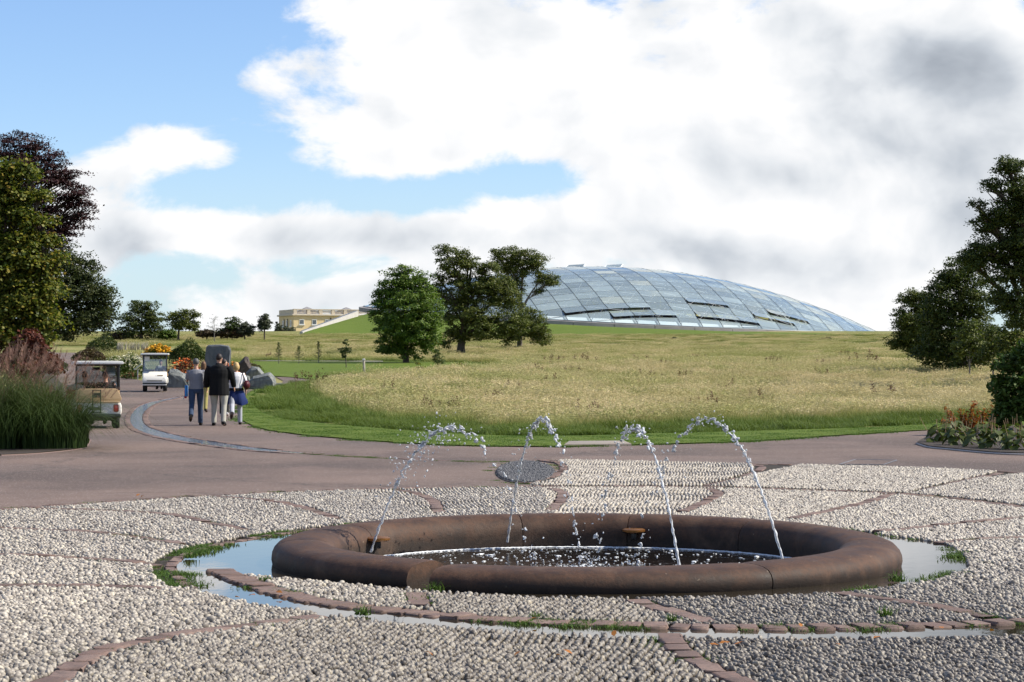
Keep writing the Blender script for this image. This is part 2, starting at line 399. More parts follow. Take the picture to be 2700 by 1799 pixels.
def _rim(q):
    v = pos(q); n = q.noise(v, 5, 7, .68); n2 = q.noise(v, 34, 5, .7); sp = q.noise(v, 17, 4, .6)
    z = q.new('ShaderNodeSeparateXYZ'); q.l.new(v, z.inputs[0])
    a = q.mix(q.ss(n, .3, .7), (.046, .026, .018, 1), (.098, .053, .034, 1))
    a = q.mix(q.m('MULTIPLY', q.ss(n2, .45, .7), .6), a, (.035, .028, .024, 1))
    a = q.mix(q.ss(sp, .69, .74), a, (.26, .19, .13, 1))
    wet = q.m('SUBTRACT', 1.0, q.ss(q.m('ADD', z.outputs[2], q.m('MULTIPLY', n, .12)), .06, .19))   # algae band at the waterline
    a = q.mix(q.m('MULTIPLY', wet, .85), a, (.022, .018, .015, 1))
    rgh = q.lin(n, .3, .7, .55, .78)
    a = q.mix(q.m('MULTIPLY', q.ss(q.noise(v, 2.1, 5, .6, 1.0), .5, .72), .45), a, (.13, .083, .057, 1))
    a = q.mix(q.m('MULTIPLY', q.ss(q.noise(v, 75, 3, .6), .58, .7), .55), a, (.03, .024, .02, 1))
    return princ(q, a, rgh, .22, bump=q.m('ADD', n2, q.m('MULTIPLY', q.noise(v, 80, 3, .7), .5)), bstr=.45, bdist=.008)
M_rim = material('basin_stone', _rim)
def _water(base, rip, sc, st, rough=.015):
    def f(q):
        v = pos(q); n = q.noise(q.vmul(v, (1, .6, 1)), sc, 4, .6)
        lw = q.new('ShaderNodeBsdfPrincipled'); lw.inputs['Base Color'].default_value = (*base, 1); lw.inputs['Roughness'].default_value = rough
        lw.inputs['IOR'].default_value = 1.33; lw.inputs['Specular IOR Level'].default_value = .5
        b = q.new('ShaderNodeBump'); b.inputs['Strength'].default_value = st; b.inputs['Distance'].default_value = rip; q.l.new(n, b.inputs['Height']); q.l.new(b.outputs[0], lw.inputs['Normal'])
        return lw.outputs[0]
    return f
M_moat = material('still_water', _water((.030, .024, .016), .002, 7, .22))
M_rill = material('running_water', _water((.035, .038, .05), .03, 9, 1.0, .04))
M_pool = material('pool_water', _water((.010, .008, .006), .012, 7, .6, .03))
M_foam = simple('foam', (.75, .77, .78), .5, .1)
def _jet(q):
    gl = q.new('ShaderNodeBsdfGlass'); gl.inputs['IOR'].default_value = 1.33; gl.inputs['Roughness'].default_value = .03
    df = q.new('ShaderNodeBsdfDiffuse'); df.inputs[0].default_value = (.93, .95, .98, 1)
    n = q.noise(pos(q), 30, 4, .6)
    mx = q.new('ShaderNodeMixShader'); q.l.new(q.lin(n, .3, .7, .22, .7), mx.inputs[0]); q.l.new(gl.outputs[0], mx.inputs[1]); q.l.new(df.outputs[0], mx.inputs[2])
    return mx.outputs[0]
M_jet = material('water_jet', _jet)
M_bronze = simple('bronze', (.30, .13, .035), .35, .4, 12, metal=.7, bump=.3)
M_stone = simple('kerb_stone', (.36, .33, .30), .75, .3, 8, bump=.4, local=False)
M_gravel = simple('dark_gravel', (.085, .085, .09), .8, .5, 60, bump=1.0, bscale=70, local=False)
M_black = simple('black_paint', (.012, .012, .013), .35, .3)

# ------------------------------------------------------------------ terrain: one sheet to the horizon
FC = Vector((0.56, 18.1)); RIMR = 2.64
ys = np.concatenate([[-600, -200, -60, -20, -5], np.arange(0, 440, 2.5), [460, 500, 560, 650, 800, 1100, 1600, 2500, 4000, 7000, 9000]])
xs = np.concatenate([[-6000, -2500, -1000, -500, -300, -200], np.arange(-150, 151, 5), [200, 300, 500, 1000, 2500, 6000]])
XX, YY = np.meshgrid(xs, ys); rr = np.hypot(XX-FC.x, YY-20)
ZZ = zt(YY) - 0.03 - 0.9*np.clip((34-rr)/8, 0, 1)*(YY < 40)
nx, ny = len(xs), len(ys); ii = (np.arange(ny-1)[:,None]*nx+np.arange(nx-1)[None,:]).ravel()
ground = mesh_np('terrain', np.stack([XX.ravel(), YY.ravel(), ZZ.ravel()], 1), np.stack([ii, ii+1, ii+nx+1, ii+nx], 1), M_meadow, smooth=True)
tag(ground, 'rough meadow ground rising towards the glasshouse', kind='structure')

# ------------------------------------------------------------------ layout lines traced on the ground
L1 = smoothline(GL([(-700, 1410), (-300, 1370), (0, 1346), (400, 1318), (800, 1297), (1200, 1287), (1500, 1285), (1857, 1286), (2200, 1297), (2418, 1308), (2700, 1339), (3000, 1385)]), .3)
L2 = smoothline(GL([(1395, 1284), (1450, 1262), (1486, 1240), (1470, 1222), (1430, 1215), (1700, 1220), (1989, 1226), (2400, 1236), (2700, 1250), (2950, 1268)]), .4)
verge_path = GL([(845, 1004), (800, 1010), (745, 1014), (690, 1025), (655, 1038), (633, 1057), (628, 1076), (633, 1103), (662, 1122), (710, 1136), (760, 1143), (825, 1151), (1070, 1170), (1274, 1178), (1500, 1179), (1653, 1175), (1938, 1167), (2206, 1150), (2473, 1134), (2800, 1122)])
verge_path = smoothline(verge_path, 1.0)
meadow_edge = smoothline(GL([(850, 1003), (760, 1012), (690, 1028), (662, 1045), (663, 1060), (680, 1082), (717, 1099), (778, 1111), (957, 1128), (1100, 1139), (1287, 1150), (1492, 1152), (1849, 1142), (2295, 1129), (2482, 1118), (2800, 1108)]), 1.0)
far_path = GL([(120, 925), (150, 930), (202, 930), (203, 947), (268, 979), (300, 992), (355, 1000), (387, 1006), (449, 1018), (488, 1024), (613, 1030), (662, 1027), (736, 1016), (748, 1005), (727, 994), (760, 995)])
left_bed = GL([(-600, 1225), (0, 1202), (97, 1197), (194, 1187), (224, 1179), (236, 1160), (225, 1100), (180, 1030), (140, 985), (110, 950)])
path_poly = [Vector((p[0], p[1])) for p in far_path] + [Vector((p[0], p[1])) for p in verge_path] + [Vector((16, 44)), Vector((16, 6)), Vector((9, 6)), Vector((9, 18))]
path_poly += [Vector((p[0], p[1])) for p in reversed(L1)] + [Vector((-9, 18)), Vector((-9, 6)), Vector((-20, 6)), Vector((-20, 42))] + [Vector((p[0], p[1])) for p in left_bed]
path = sheet('path', path_poly, M_path, 0.0, 1.5)
tag(path, 'reddish brown tarmac path curving round the plaza')
# path and lawn
verge_poly = [Vector((p[0], p[1])) for p in verge_path] + [Vector((p[0], p[1])) for p in reversed(meadow_edge)]
verge = sheet('verge', verge_poly, M_lawn, 0.025, 1.5); tag(verge, 'mown green grass verge between the path and the meadow')
lawn_px = [(640, 968), (680, 982), (727, 993), (760, 995), (845, 1003), (906, 996), (963, 997), (1020, 992), (1173, 989), (1250, 983), (1345, 977), (1365, 974), (1326, 965), (1231, 957), (1097, 955), (982, 954), (800, 954), (640, 953)]
lawn_poly = GL(lawn_px); lawn = sheet('lawn', lawn_poly, M_lawn, 0.03, 3.0); tag(lawn, 'mown lawn with young trees beyond the boulders')
edging = sheet('lawn_path', GL([(600, 953.5), (1010, 955.2), (1010, 953.8), (600, 952.0)]), M_stone, .06, 5.0); tag(edging, 'narrow pale path along the back of the lawn')

# ------------------------------------------------------------------ plaza
moat_out = smoothline(GL([(1000, 1378), (860, 1390), (727, 1408), (600, 1430), (500, 1455), (452, 1480), (445, 1502), (470, 1533), (540, 1565), (650, 1590), (900, 1628), (1100, 1649), (1300, 1664), (1500, 1675), (1700, 1682), (2000, 1686), (2400, 1685), (2700, 1677), (3000, 1662)]), .12)
wedge_out = smoothline(GL([(3000, 1632), (2700, 1640), (2500, 1646), (2300, 1652), (2000, 1655), (1700, 1650), (1500, 1643), (1300, 1633), (1100, 1615), (900, 1594), (750, 1565), (640, 1530), (572, 1503)]), .12)
moat_in = smoothline(GL([(572, 1503), (665, 1518), (856, 1536), (1141, 1562), (1379, 1574), (1500, 1578), (1755, 1578), (2010, 1573), (2214, 1564), (2443, 1536), (2520, 1512), (2555, 1487), (2499, 1436), (2361, 1414), (2250, 1398), (2100, 1385)]), .12)
V2 = lambda L: [Vector((float(p[0]), float(p[1]))) for p in L]
water_poly = V2(moat_out) + V2(wedge_out) + V2(moat_in)[1:]
rimhole = [Vector((FC.x+2.28*math.cos(a), FC.y+2.28*math.sin(a))) for a in np.linspace(0, 2*math.pi, 72, endpoint=False)]
bed_poly = V2(L1) + [Vector((9, 18)), Vector((9, 6)), Vector((-9, 6)), Vector((-9, 18))]
plaza = sheet('plaza', bed_poly, M_bed, -0.022, 1.5, holes=[rimhole]); tag(plaza, 'round plaza paved with pale pebbles and brown setts around the fountain')
ring2_poly = V2(L2) + [Vector((14, 28)), Vector((9, 25))] + [Vector((p[0], p[1]+.02)) for p in reversed(L1) if p[0] > .3 and p[0] < 8]
sheet('plaza_outer_ring', ring2_poly, M_bed, 0.008, 1.5)
moat = sheet('water', water_poly, M_moat, -0.008, 0.6, holes=[rimhole])
tag(moat, 'still water of the moat and its outlet channel around the fountain')

bands = [[(1045, 1292), (1105, 1306), (1140, 1322), (1156, 1352)], [(1455, 1290), (1483, 1301), (1478, 1320), (1452, 1348)], [(1870, 1290), (1893, 1302), (1870, 1320), (1800, 1352)],
 [(2340, 1306), (2290, 1325), (2200, 1345), (2090, 1369)], [(2760, 1360), (2500, 1385), (2316, 1404)], [(2760, 1418), (2580, 1424), (2450, 1434)],
 [(560, 1310), (700, 1322), (800, 1340), (885, 1370)], [(90, 1342), (400, 1354), (560, 1382), (651, 1400)], [(-100, 1390), (221, 1404), (400, 1424), (480, 1438)],
 [(-100, 1458), (230, 1475), (400, 1490)], [(-100, 1546), (200, 1547), (400, 1553)],
 [(60, 1830), (145, 1793), (278, 1717), (490, 1673), (690, 1645), (870, 1624)], [(1760, 1674), (1772, 1695), (1800, 1722), (1860, 1757), (1945, 1800), (2020, 1840)],
 [(1668, 1583), (1720, 1601), (1800, 1622), (1850, 1638)], [(2214, 1568), (2400, 1592), (2550, 1618), (2621, 1634)], [(1090, 1566), (1105, 1585), (1112, 1600)],
 [(1975, 1226), (2010, 1235), (1960, 1258), (1862, 1284)], [(2640, 1249), (2560, 1266), (2400, 1302)]]
bandlines = [smoothline(GL(b), .1) for b in bands]
gravel_line = [G(1385+78*math.cos(a), 1247+29*math.sin(a)) for a in np.linspace(0, 2*math.pi, 60)]
gbed_poly = [Vector((p.x, p.y)) for p in gravel_line[:-1]]
gravel = sheet('gravel_bed', gbed_poly, M_gravel, .012, .5); tag(gravel, 'oval bed of dark grey gravel edged with setts')

# setts -------------------------------------------------------------
sett_kinds = []
for k in range(5):
    b = B(); b.box((0, 0, 0), (1, 1, 1), .10, 2)
    for v in b.bm.verts: v.co += Vector((rng.normal(0, .035), rng.normal(0, .035), rng.normal(0, .03)))
    o = b.obj('sett_%d' % k, M_sett, smooth=True, angle=60); COL.objects.unlink(o); sett_kinds.append(o)
SETT = []                                     # (x, y, z, angle, length, width, height)
def lay(line, pitch, width, gap=.014, top=.014, off=0.0, jit=.006):
    L = np.array([(p[0], p[1]) for p in line]); seg = np.linalg.norm(np.diff(L, axis=0), axis=1); cs = np.concatenate([[0], np.cumsum(seg)])
    s = pitch*rng.uniform(.2, .8)
    while s < cs[-1]:
        x = np.interp(s, cs, L[:,0]); y = np.interp(s, cs, L[:,1]); x2 = np.interp(min(s+.05, cs[-1]), cs, L[:,0]); y2 = np.interp(min(s+.05, cs[-1]), cs, L[:,1])
        x1 = np.interp(max(s-.05, 0), cs, L[:,0]); y1 = np.interp(max(s-.05, 0), cs, L[:,1]); an = math.atan2(y2-y1, x2-x1)
        p = pitch*rng.uniform(.86, 1.12)
        SETT.append((x-math.sin(an)*off+rng.normal(0, jit), y+math.cos(an)*off+rng.normal(0, jit), top+rng.normal(0, .004)-.05+float(zt(y)), an+rng.normal(0, .05), p-gap, width*rng.uniform(.88, 1.08), .10)); s += p
for i, bl in enumerate(bandlines): lay(bl, .27 if i < 16 else .33, .135)
lay([p for p in L1 if -8 < p[0] < 8], .15, .17)
lay(wedge_out, .152, .22, .026, .009)
kerb = [p for p in moat_out if p[0] < -1.4 and p[1] > 15.9]
lay(kerb, .14, .085, off=.02, top=.002)
lay(gravel_line, .26, .10, off=-.06)
lay([p for p in L2 if p[1] > 31], .2, .14, top=.02)
SETT.sort(key=lambda s: -(s[4]*s[5]/s[1]**3) if (abs(s[0]/s[1]) < .24 and s[1] > 10.9) else 0)
for s in SETT[:298]:
    o = clone(sett_kinds[rng.integers(5)], plaza, s[:3], (0, 0, s[3]), (s[4], s[5], s[6])); o.name = 'sett'
rest = SETT[298:]
scatter('sett_rows', [s[:3] for s in rest], [(0, 0, s[3]) for s in rest], [s[4:7] for s in rest], rng.integers(0, 5, len(rest)), sett_kinds, parent=plaza)

# pebbles -----------------------------------------------------------
peb_kinds = []
for k in range(8):
    b = B(); b.ell((0, 0, 0), (1, 1, 1), 2)
    ph = rng.uniform(0, 6, 6); am = rng.uniform(.09, .22, 3)
    for v in b.bm.verts:
        c = v.co.copy(); v.co = c*(1+am[0]*math.sin(2.1*c.x+ph[0])+am[1]*math.sin(2.6*c.y+ph[1])+am[2]*math.sin(3.1*c.z+ph[2]))
    o = b.obj('pebble_%d' % k, M_peb, angle=180); COL.objects.unlink(o); peb_kinds.append(o)
angs = [-20, 0, 14, 28.6, 46, 64.8, 77.9, 90.9, 103.9, 116.9, 133, 150, 177, 211, 246, 275, 303, 325, 340]
cand = []
for a0, a1 in zip(angs, angs[1:]):
    am = R((a0+a1)/2); e = np.array([math.cos(am), math.sin(am)]); nn = np.array([-e[1], e[0]])
    half = math.tan(R(min((a1-a0)/2, 40)))*14
    w = np.arange(-half, half, .0465); s = np.arange(2.4, 22, .0315)
    Wg, Sg = np.meshgrid(w, s); Wg = Wg + .022*np.sin(Sg*2.3+am*3)+.006*np.sin(Sg*7+Wg*1.5); Sg = Sg + rng.random(len(w))[None,:]*.08
    Wg = Wg + rng.normal(0, .0019, Wg.shape); Sg = Sg + rng.normal(0, .004, Sg.shape)
    P = np.array([FC.x, FC.y]) + Sg.ravel()[:,None]*e + Wg.ravel()[:,None]*nn
    th = np.degrees(np.arctan2(P[:,1]-FC.y, P[:,0]-FC.x)); th = (th-(-20)) % 360 - 20
    ok = (th >= a0) & (th < a1); P = P[ok]
    ok = (P[:,1] > 9.6) & (np.abs(P[:,0]) < P[:,1]*.236+1.6); P = P[ok]
    cand.append(np.hstack([P, np.full((len(P), 1), am)]))
C_ = np.vstack(cand); C_ = C_[~((th := np.hypot(C_[:,0]-FC.x, C_[:,1]-FC.y)) < 2.55)]
in1 = inpoly(C_, bed_poly) & ~inpoly(C_, water_poly) & (np.hypot(C_[:,0]-FC.x, C_[:,1]-FC.y) > 2.6)
in2 = inpoly(C_, ring2_poly) & ~inpoly(C_, gbed_poly) & ~in1
C_ = np.hstack([C_, in2[:,None]])[in1 | in2]
dmin = np.full(len(C_), 9.0)
for bl in bandlines: dmin = np.minimum(dmin, dist_line(C_, bl)-.068)
dmin = np.minimum(dmin, dist_line(C_, [p for p in L1 if -9 < p[0] < 9])-.085); dmin = np.minimum(dmin, dist_line(C_, wedge_out)-.10)
dmin = np.minimum(dmin, dist_line(C_, kerb)-.13); dmin = np.minimum(dmin, dist_line(C_, gravel_line)-.12)
dmin = np.minimum(dmin, dist_line(C_, [p for p in L2 if p[1] > 31])-.06)
C_ = C_[dmin > .012]
C_ = C_[rng.random(len(C_)) > .015]
n = len(C_); sc = rng.uniform(.78, 1.18, n); el = rng.uniform(.85, 1.45, n)
big = rng.random(n) < .04; sc[big] *= 1.2
Pz = np.where(C_[:,3] > 0, .017, -.005)+rng.normal(0, .0035, n)
P3 = np.stack([C_[:,0], C_[:,1], Pz], 1)
rot = np.stack([rng.normal(0, .3, n), rng.normal(0, .3, n), C_[:,2]+rng.normal(0, .30, n)], 1)
scl = np.stack([.0172*sc*el, .0158*sc*rng.uniform(.85, 1.12, n), .0190*sc*rng.uniform(.8, 1.2, n)], 1); idx = rng.integers(0, 8, n)
inframe = np.abs(P3[:,0]) < P3[:,1]*.232; vis = np.where(inframe & (P3[:,1] > 11.13), P3[:,1], 99); near = np.argsort(vis)[:296]
for i in near:
    o = clone(peb_kinds[idx[i]], plaza, P3[i], rot[i], scl[i]); o.name = 'pebble'
msk = np.ones(n, bool); msk[near] = False
scatter('pebble_paving', P3[msk], rot[msk], scl[msk], idx[msk], peb_kinds, parent=plaza)
print('pebbles', n, 'setts', len(SETT))
# gravel stones
gp = rng.uniform(-1, 1, (9000, 2)); gp = gp[np.hypot(gp[:,0], gp[:,1]) < .98]
gpos = [G(1385+76*a, 1247+28*b_) for a, b_ in gp]; gs = rng.uniform(.010, .024, (len(gp), 1))*np.array([[1.3, 1, .8]])
M_gst = simple('gravel_stone', (.10, .10, .105), .7, .5, 30)
gk = []
for k in range(3):
    b = B(); b.ell((0,0,0), (1,1,1), 1)
    for v in b.bm.verts: v.co *= rng.uniform(.75, 1.2)
    o = b.obj('gravel_stone_%d' % k, M_gst, angle=20); COL.objects.unlink(o); gk.append(o)
scatter('gravel_stones', [(p.x, p.y, p.z+.02) for p in gpos], rng.uniform(0, 6, (len(gp), 3)), gs, rng.integers(0, 3, len(gp)), gk, parent=gravel)

# ------------------------------------------------------------------ fountain
fountain = empty('fountain', (FC.x, FC.y, 0), label='round brown stone fountain basin with water jets in the pebble plaza', cat='fountain')
joints = [243.5, 300, 354, 405, 436, 463, 511, 545, 598.5]
def rimR(a): return 2.68 - 0.17*((a-243)/360)
prof = [(.05, -.10), (.012, -.02), (0, .04), (.004, .09), (.022, .14), (.058, .182), (.115, .208), (.19, .221), (.29, .226), (.39, .220), (.455, .196), (.502, .155), (.528, .105), (.538, .05), (.54, -.05), (.54, -.45)]   # (distance inwards from the outer bulge, height)
for a0, a1 in zip(joints, joints[1:]):
    b = B(); n_ = max(4, int((a1-a0)/2.2)); g = .10 if a0 > 244 else .9; ge = .10 if a1 < 598 else .5
    rings = []
    for k in range(n_+1):
        A = a0+g+(a1-a0-g-ge)*k/n_; r0 = rimR(A); ring = []; ease = min(1.0, min(k, n_-k)*.9/1.0+.0)
        sh = .006 if k in (0, n_) else 0.0; hf = .87+.17*math.sin(R(A))
        for d, z in prof: ring.append(b.bm.verts.new(((r0-d-(.5-d/.56)*sh)*math.cos(R(A)), (r0-d-(.5-d/.56)*sh)*math.sin(R(A)), (z*hf if z > 0 else z)-sh*(z > .05))))
        rings.append(ring)
    L_ = len(prof)
    for q0, q1 in zip(rings, rings[1:]):
        for i in range(L_-1): b.bm.faces.new((q0[i], q0[i+1], q1[i+1], q1[i]))
    b.bm.faces.new(rings[0][::-1]); b.bm.faces.new(rings[-1])
    b.obj('rim_stone', M_rim, fountain, angle=50)
b = B(); b.lathe([(2.30, -.45), (2.30, -.02), (1.93, -.30), (1.93, -.50)][:1]+[(2.25, -.46), (0.01, -.46)], 64); b.obj('basin_floor', M_rim, fountain)
# bronze lips, each with a black block added for the shade beneath
for ang in (151, 74):
    r = rimR(ang+360 if ang < 243 else ang)-.56; c = Vector(((r-.02)*math.cos(R(ang)), (r-.02)*math.sin(R(ang)), .10))
    sp = B(); sp.lathe([(.01, .018), (.085, .018), (.105, .008), (.105, -.008), (.08, -.02), (.01, -.02)], 20, c)
    s_ = sp.obj('spout_lip', M_bronze, fountain)
    sp = B(); sp.box(c+Vector((0, 0, -.05)), (.05, .05, .07), .012); sp.obj('spout_shade', M_black, s_)
b = B(); b.lathe([(2.2, 0), (.01, 0)], 64); pool = b.obj('fountain_pool', M_pool); pool.location = (FC.x, FC.y, -.058)
tag(pool, 'dark pool water inside the fountain basin', kind='structure')
# foam: flecks + rim line on the pool
bm = bmesh.new()
for k in range(620):
    a = rng.uniform(0, 6.283); r = 2.0*math.sqrt(rng.random()); s = rng.uniform(.003, .011)*(2.2 if rng.random() < .08 else 1)
    if k % 3 == 0: r = abs(rng.normal(0, .55))
    if r > 2.0: continue
    m_ = Matrix.Translation((FC.x+r*math.cos(a), FC.y+r*math.sin(a), -.056)) @ Matrix.Rotation(rng.uniform(0, 3), 4, 'Z') @ Matrix.Diagonal((s*rng.uniform(1, 2.4), s, s*.35, 1))
    bmesh.ops.create_icosphere(bm, subdivisions=1, radius=1, matrix=m_)
for k in range(520):
    A = rng.uniform(10, 175); r = rimR(A+360)-.575-abs(rng.normal(0, .02)); s = rng.uniform(.008, .018)
    m_ = Matrix.Translation((FC.x+r*math.cos(R(A)), FC.y+r*math.sin(R(A)), -.055)) @ Matrix.Rotation(R(A+90), 4, 'Z') @ Matrix.Diagonal((s*3.2, s, s*.4, 1))
    bmesh.ops.create_icosphere(bm, subdivisions=1, radius=1, matrix=m_)
me = bpy.data.meshes.new('foam'); bm.to_mesh(me); bm.free(); me.materials.append(M_foam); o = bpy.data.objects.new('foam', me); COL.objects.link(o)
tag(o, 'white foam flecks floating on the dark fountain pool', kind='stuff')

def make_jet(ang, land, apex, lab, spray=0, wob=.012):
    r = rimR(ang+360 if ang < 243 else ang)-.56-.06
    N = Vector((FC.x+r*math.cos(R(ang)), FC.y+r*math.sin(R(ang)), .0)); E = Vector((land[0], land[1], -.06)); h = apex
    bm = bmesh.new()
    def at(s):
        # ballistic arc through N and E with apex height h
        p = N.lerp(E, s); za, zb = N.z, E.z; A_ = math.sqrt(h-za); B_ = math.sqrt(h-zb); T = A_+B_; tt = s*T
        p.z = h-(A_-tt)**2; return p
    def blob(p, r_, st=(1, 1, 1)):
        q = bmesh.ops.create_icosphere(bm, subdivisions=1, radius=1)['verts']
        M = Matrix.Translation(p) @ Vector((rng.normal(), rng.normal(), rng.normal())).to_track_quat('Z', 'Y').to_matrix().to_4x4() @ Matrix.Diagonal((r_*st[0], r_*st[1], r_*st[2], 1))
        bmesh.ops.transform(bm, matrix=M, verts=q)
    # coherent stream: a wobbling tube that thins and breaks up near the top
    n_ = 60; ring0 = None
    for i in range(n_):
        s = .34*i/(n_-1); p = at(s) + Vector((rng.normal(0, wob*s*1.5), rng.normal(0, wob*s*1.5), rng.normal(0, wob*s))); d = (at(s+.01)-at(max(0, s-.01))).normalized()
        x = d.orthogonal().normalized(); y = d.cross(x); rr_ = max(.003, (.0105+.0025*math.sin(i*1.7)+.0045*rng.normal()*(s/.34))*(1-.35*s/.34))
        ring = [bm.verts.new(p+(x*math.cos(k*math.pi/3)+y*math.sin(k*math.pi/3))*rr_*rng.uniform(.65, 1.35)) for k in range(6)]
        if ring0:
            for k in range(6): bm.faces.new((ring0[k], ring0[(k+1) % 6], ring[(k+1) % 6], ring[k]))
        ring0 = ring
    bmesh.ops.delete(bm, geom=[v for v in bm.verts if not v.link_faces], context='VERTS')
    root = empty('water_jet', N, 0, lab, 'water jet', 'water jets of the fountain')
    def flush(bm, nm, kind):
        me = bpy.data.meshes.new(nm); bmesh.ops.translate(bm, verts=bm.verts, vec=-N); bm.to_mesh(me); bm.free(); me.materials.append(M_jet)
        me.polygons.foreach_set('use_smooth', np.ones(len(me.polygons), bool))
        o = bpy.data.objects.new(nm, me); COL.objects.link(o); o.parent = root
        if kind: o['kind'] = kind
    flush(bm, 'stream', None); bm = bmesh.new()
    def drop(p, r_, d, st):
        q = bmesh.ops.create_icosphere(bm, subdivisions=2 if r_ > .008 else 1, radius=1)['verts']; ph = rng.uniform(0, 6, 3)
        for v in q: v.co *= 1+.22*math.sin(3*v.co.x+ph[0])*math.cos(2.6*v.co.y+ph[1])+.15*math.sin(4*v.co.z+ph[2])
        bmesh.ops.transform(bm, matrix=Matrix.Translation(p) @ d.to_track_quat('Z', 'Y').to_matrix().to_4x4() @ Matrix.Diagonal((r_, r_*rng.uniform(.6, 1), r_*st, 1)), verts=q)
    s = .16
    while s < 1.0:
        d = (at(min(1, s+.01))-at(s-.01)).normalized(); dens = .5 if s < .3 else (1 if s < .7 else .75)
        if rng.random() < dens:
            c0_ = at(s)+Vector(rng.normal(0, .004+.012*s, 3))
            for q in range(rng.integers(2, 5)): drop(c0_+Vector(rng.normal(0, .010, 3)), rng.uniform(.0035, .0125)*(1 if s > .3 else .7), (d+Vector(rng.normal(0, .3, 3))).normalized(), rng.uniform(1.1, 2.8))
        s += .008+.020*max(0, s-.42)*rng.uniform(.3, 1.8)+rng.uniform(0, .005)
    for q in range(70+spray):
        s = rng.uniform(.3, 1) if q > spray else rng.beta(2.5, 4)*.5+.12
        sg = .045 if q > spray else .075
        blob(at(s)+Vector(rng.normal(0, sg, 3)), rng.uniform(.0025, .0065 if q > spray else .008), (1, 1, rng.uniform(1, 2.2)))
    for q in range(26):    # splash where it lands
        blob(E+Vector((rng.normal(0, .09), rng.normal(0, .09), abs(rng.normal(0, .07)))), rng.uniform(.003, .010), (1, 1, 1.6))
    flush(bm, 'droplets', 'stuff')
make_jet(157, (.20, 18.55), 1.07, 'leftmost water jet, scattering a wide spray as it rises', 240, .03)
make_jet(108, (.58, 18.3), 1.13, 'water jet rising from the back wall, second from the left', 20)
make_jet(-70, (.66, 17.95), 1.12, 'water jet rising at the front rim, second from the right', 10)
make_jet(-40, (1.02, 18.3), 1.18, 'rightmost water jet with the longest arch', 0)
# ------------------------------------------------------------------ glasshouse on its grass mound
DC = Vector((18.3, 345.0)); DA, DB, DTH = 42.8, 24.0, R(20.4); DH, DZ, DAL, DBE = 8.2, 8.98, -1.5, 1.6
def dome(u, v, up=0.0):
    x = DC.x + DA*u*math.cos(DTH) - DB*v*math.sin(DTH); y = DC.y + DA*u*math.sin(DTH) + DB*v*math.cos(DTH)
    return Vector((x, y, DZ + DAL*u + DBE*v + DH*max(0.0, 1-u*u-v*v) + up))
def _glass(q):
    v = pos(q); oi = q.new('ShaderNodeObjectInfo')
    gl = q.new('ShaderNodeBsdfGlossy'); gl.inputs['Roughness'].default_value = .03; gl.inputs[0].default_value = (.90, .93, .92, 1)
    tr = q.new('ShaderNodeBsdfTransparent'); tr.inputs[0].default_value = (.84, .93, .93, 1)
    df = q.new('ShaderNodeBsdfDiffuse'); df.inputs[0].default_value = (.60, .73, .74, 1)       # pale diffuse share brightens the panes, in place of the bright interior seen through
    a = q.new('ShaderNodeMixShader'); q.l.new(q.lin(oi.outputs['Random'], 0, 1, .26, .42), a.inputs[0]); q.l.new(tr.outputs[0], a.inputs[1]); q.l.new(df.outputs[0], a.inputs[2])
    fr = q.new('ShaderNodeFresnel'); fr.inputs[0].default_value = 1.6
    m = q.new('ShaderNodeMixShader'); q.l.new(q.m('ADD', q.m('MULTIPLY', fr.outputs[0], 1.0), .05, clamp=True), m.inputs[0]); q.l.new(a.outputs[0], m.inputs[1]); q.l.new(gl.outputs[0], m.inputs[2]); return m.outputs[0]
M_glass = material('greenhouse_glass', _glass)
M_bar = simple('glazing_bar', (.10, .12, .13), .4, .2)
M_steel = simple('white_steel', (.70, .72, .72), .4, .08)
M_conc = simple('pale_concrete', (.42, .40, .375), .8, .2, 1.2, bump=.3, local=False)
M_concd = simple('ring_concrete', (.27, .25, .24), .8, .35, .8, bump=.3, local=False)
gh = empty('glasshouse', (DC.x, DC.y, 0), label='huge domed glasshouse with curved glass roof on a grass mound', cat='glasshouse')
def loc(p): return Vector((p.x-DC.x, p.y-DC.y, p.z))
NU, NV = 25, 27
us = np.linspace(-1, 1, NU+1)
# rows follow equal steps across the roof, cut off by the ring beam
vs_ = np.linspace(-1, 1, NV+1)
def vlim(u): return math.sqrt(max(0.0, 1-u*u))
def cell_poly(u0, u1, v0, v1):
    """clip the cell to the ellipse"""
    pts = [(u0, v0), (u1, v0), (u1, v1), (u0, v1)]; out = []
    for i in range(4):
        a, c = pts[i], pts[(i+1) % 4]; ia = a[0]**2+a[1]**2 <= 1; ic = c[0]**2+c[1]**2 <= 1
        if ia: out.append(a)
        if ia != ic:
            lo, hi = 0.0, 1.0
            for _ in range(30):
                m = (lo+hi)/2; p = (a[0]+(c[0]-a[0])*m, a[1]+(c[1]-a[1])*m)
                if (p[0]**2+p[1]**2 <= 1) == ia: lo = m
                else: hi = m
            out.append((a[0]+(c[0]-a[0])*lo, a[1]+(c[1]-a[1])*lo))
    return out
openset = set()
for i in range(NU):
    for j in range(NV//2):
        u = (us[i]+us[i+1])/2
        pass
def proj(p): return (1350+p.x*FPX/p.y, HOR-(p.z-CAMH)*FPX/p.y)
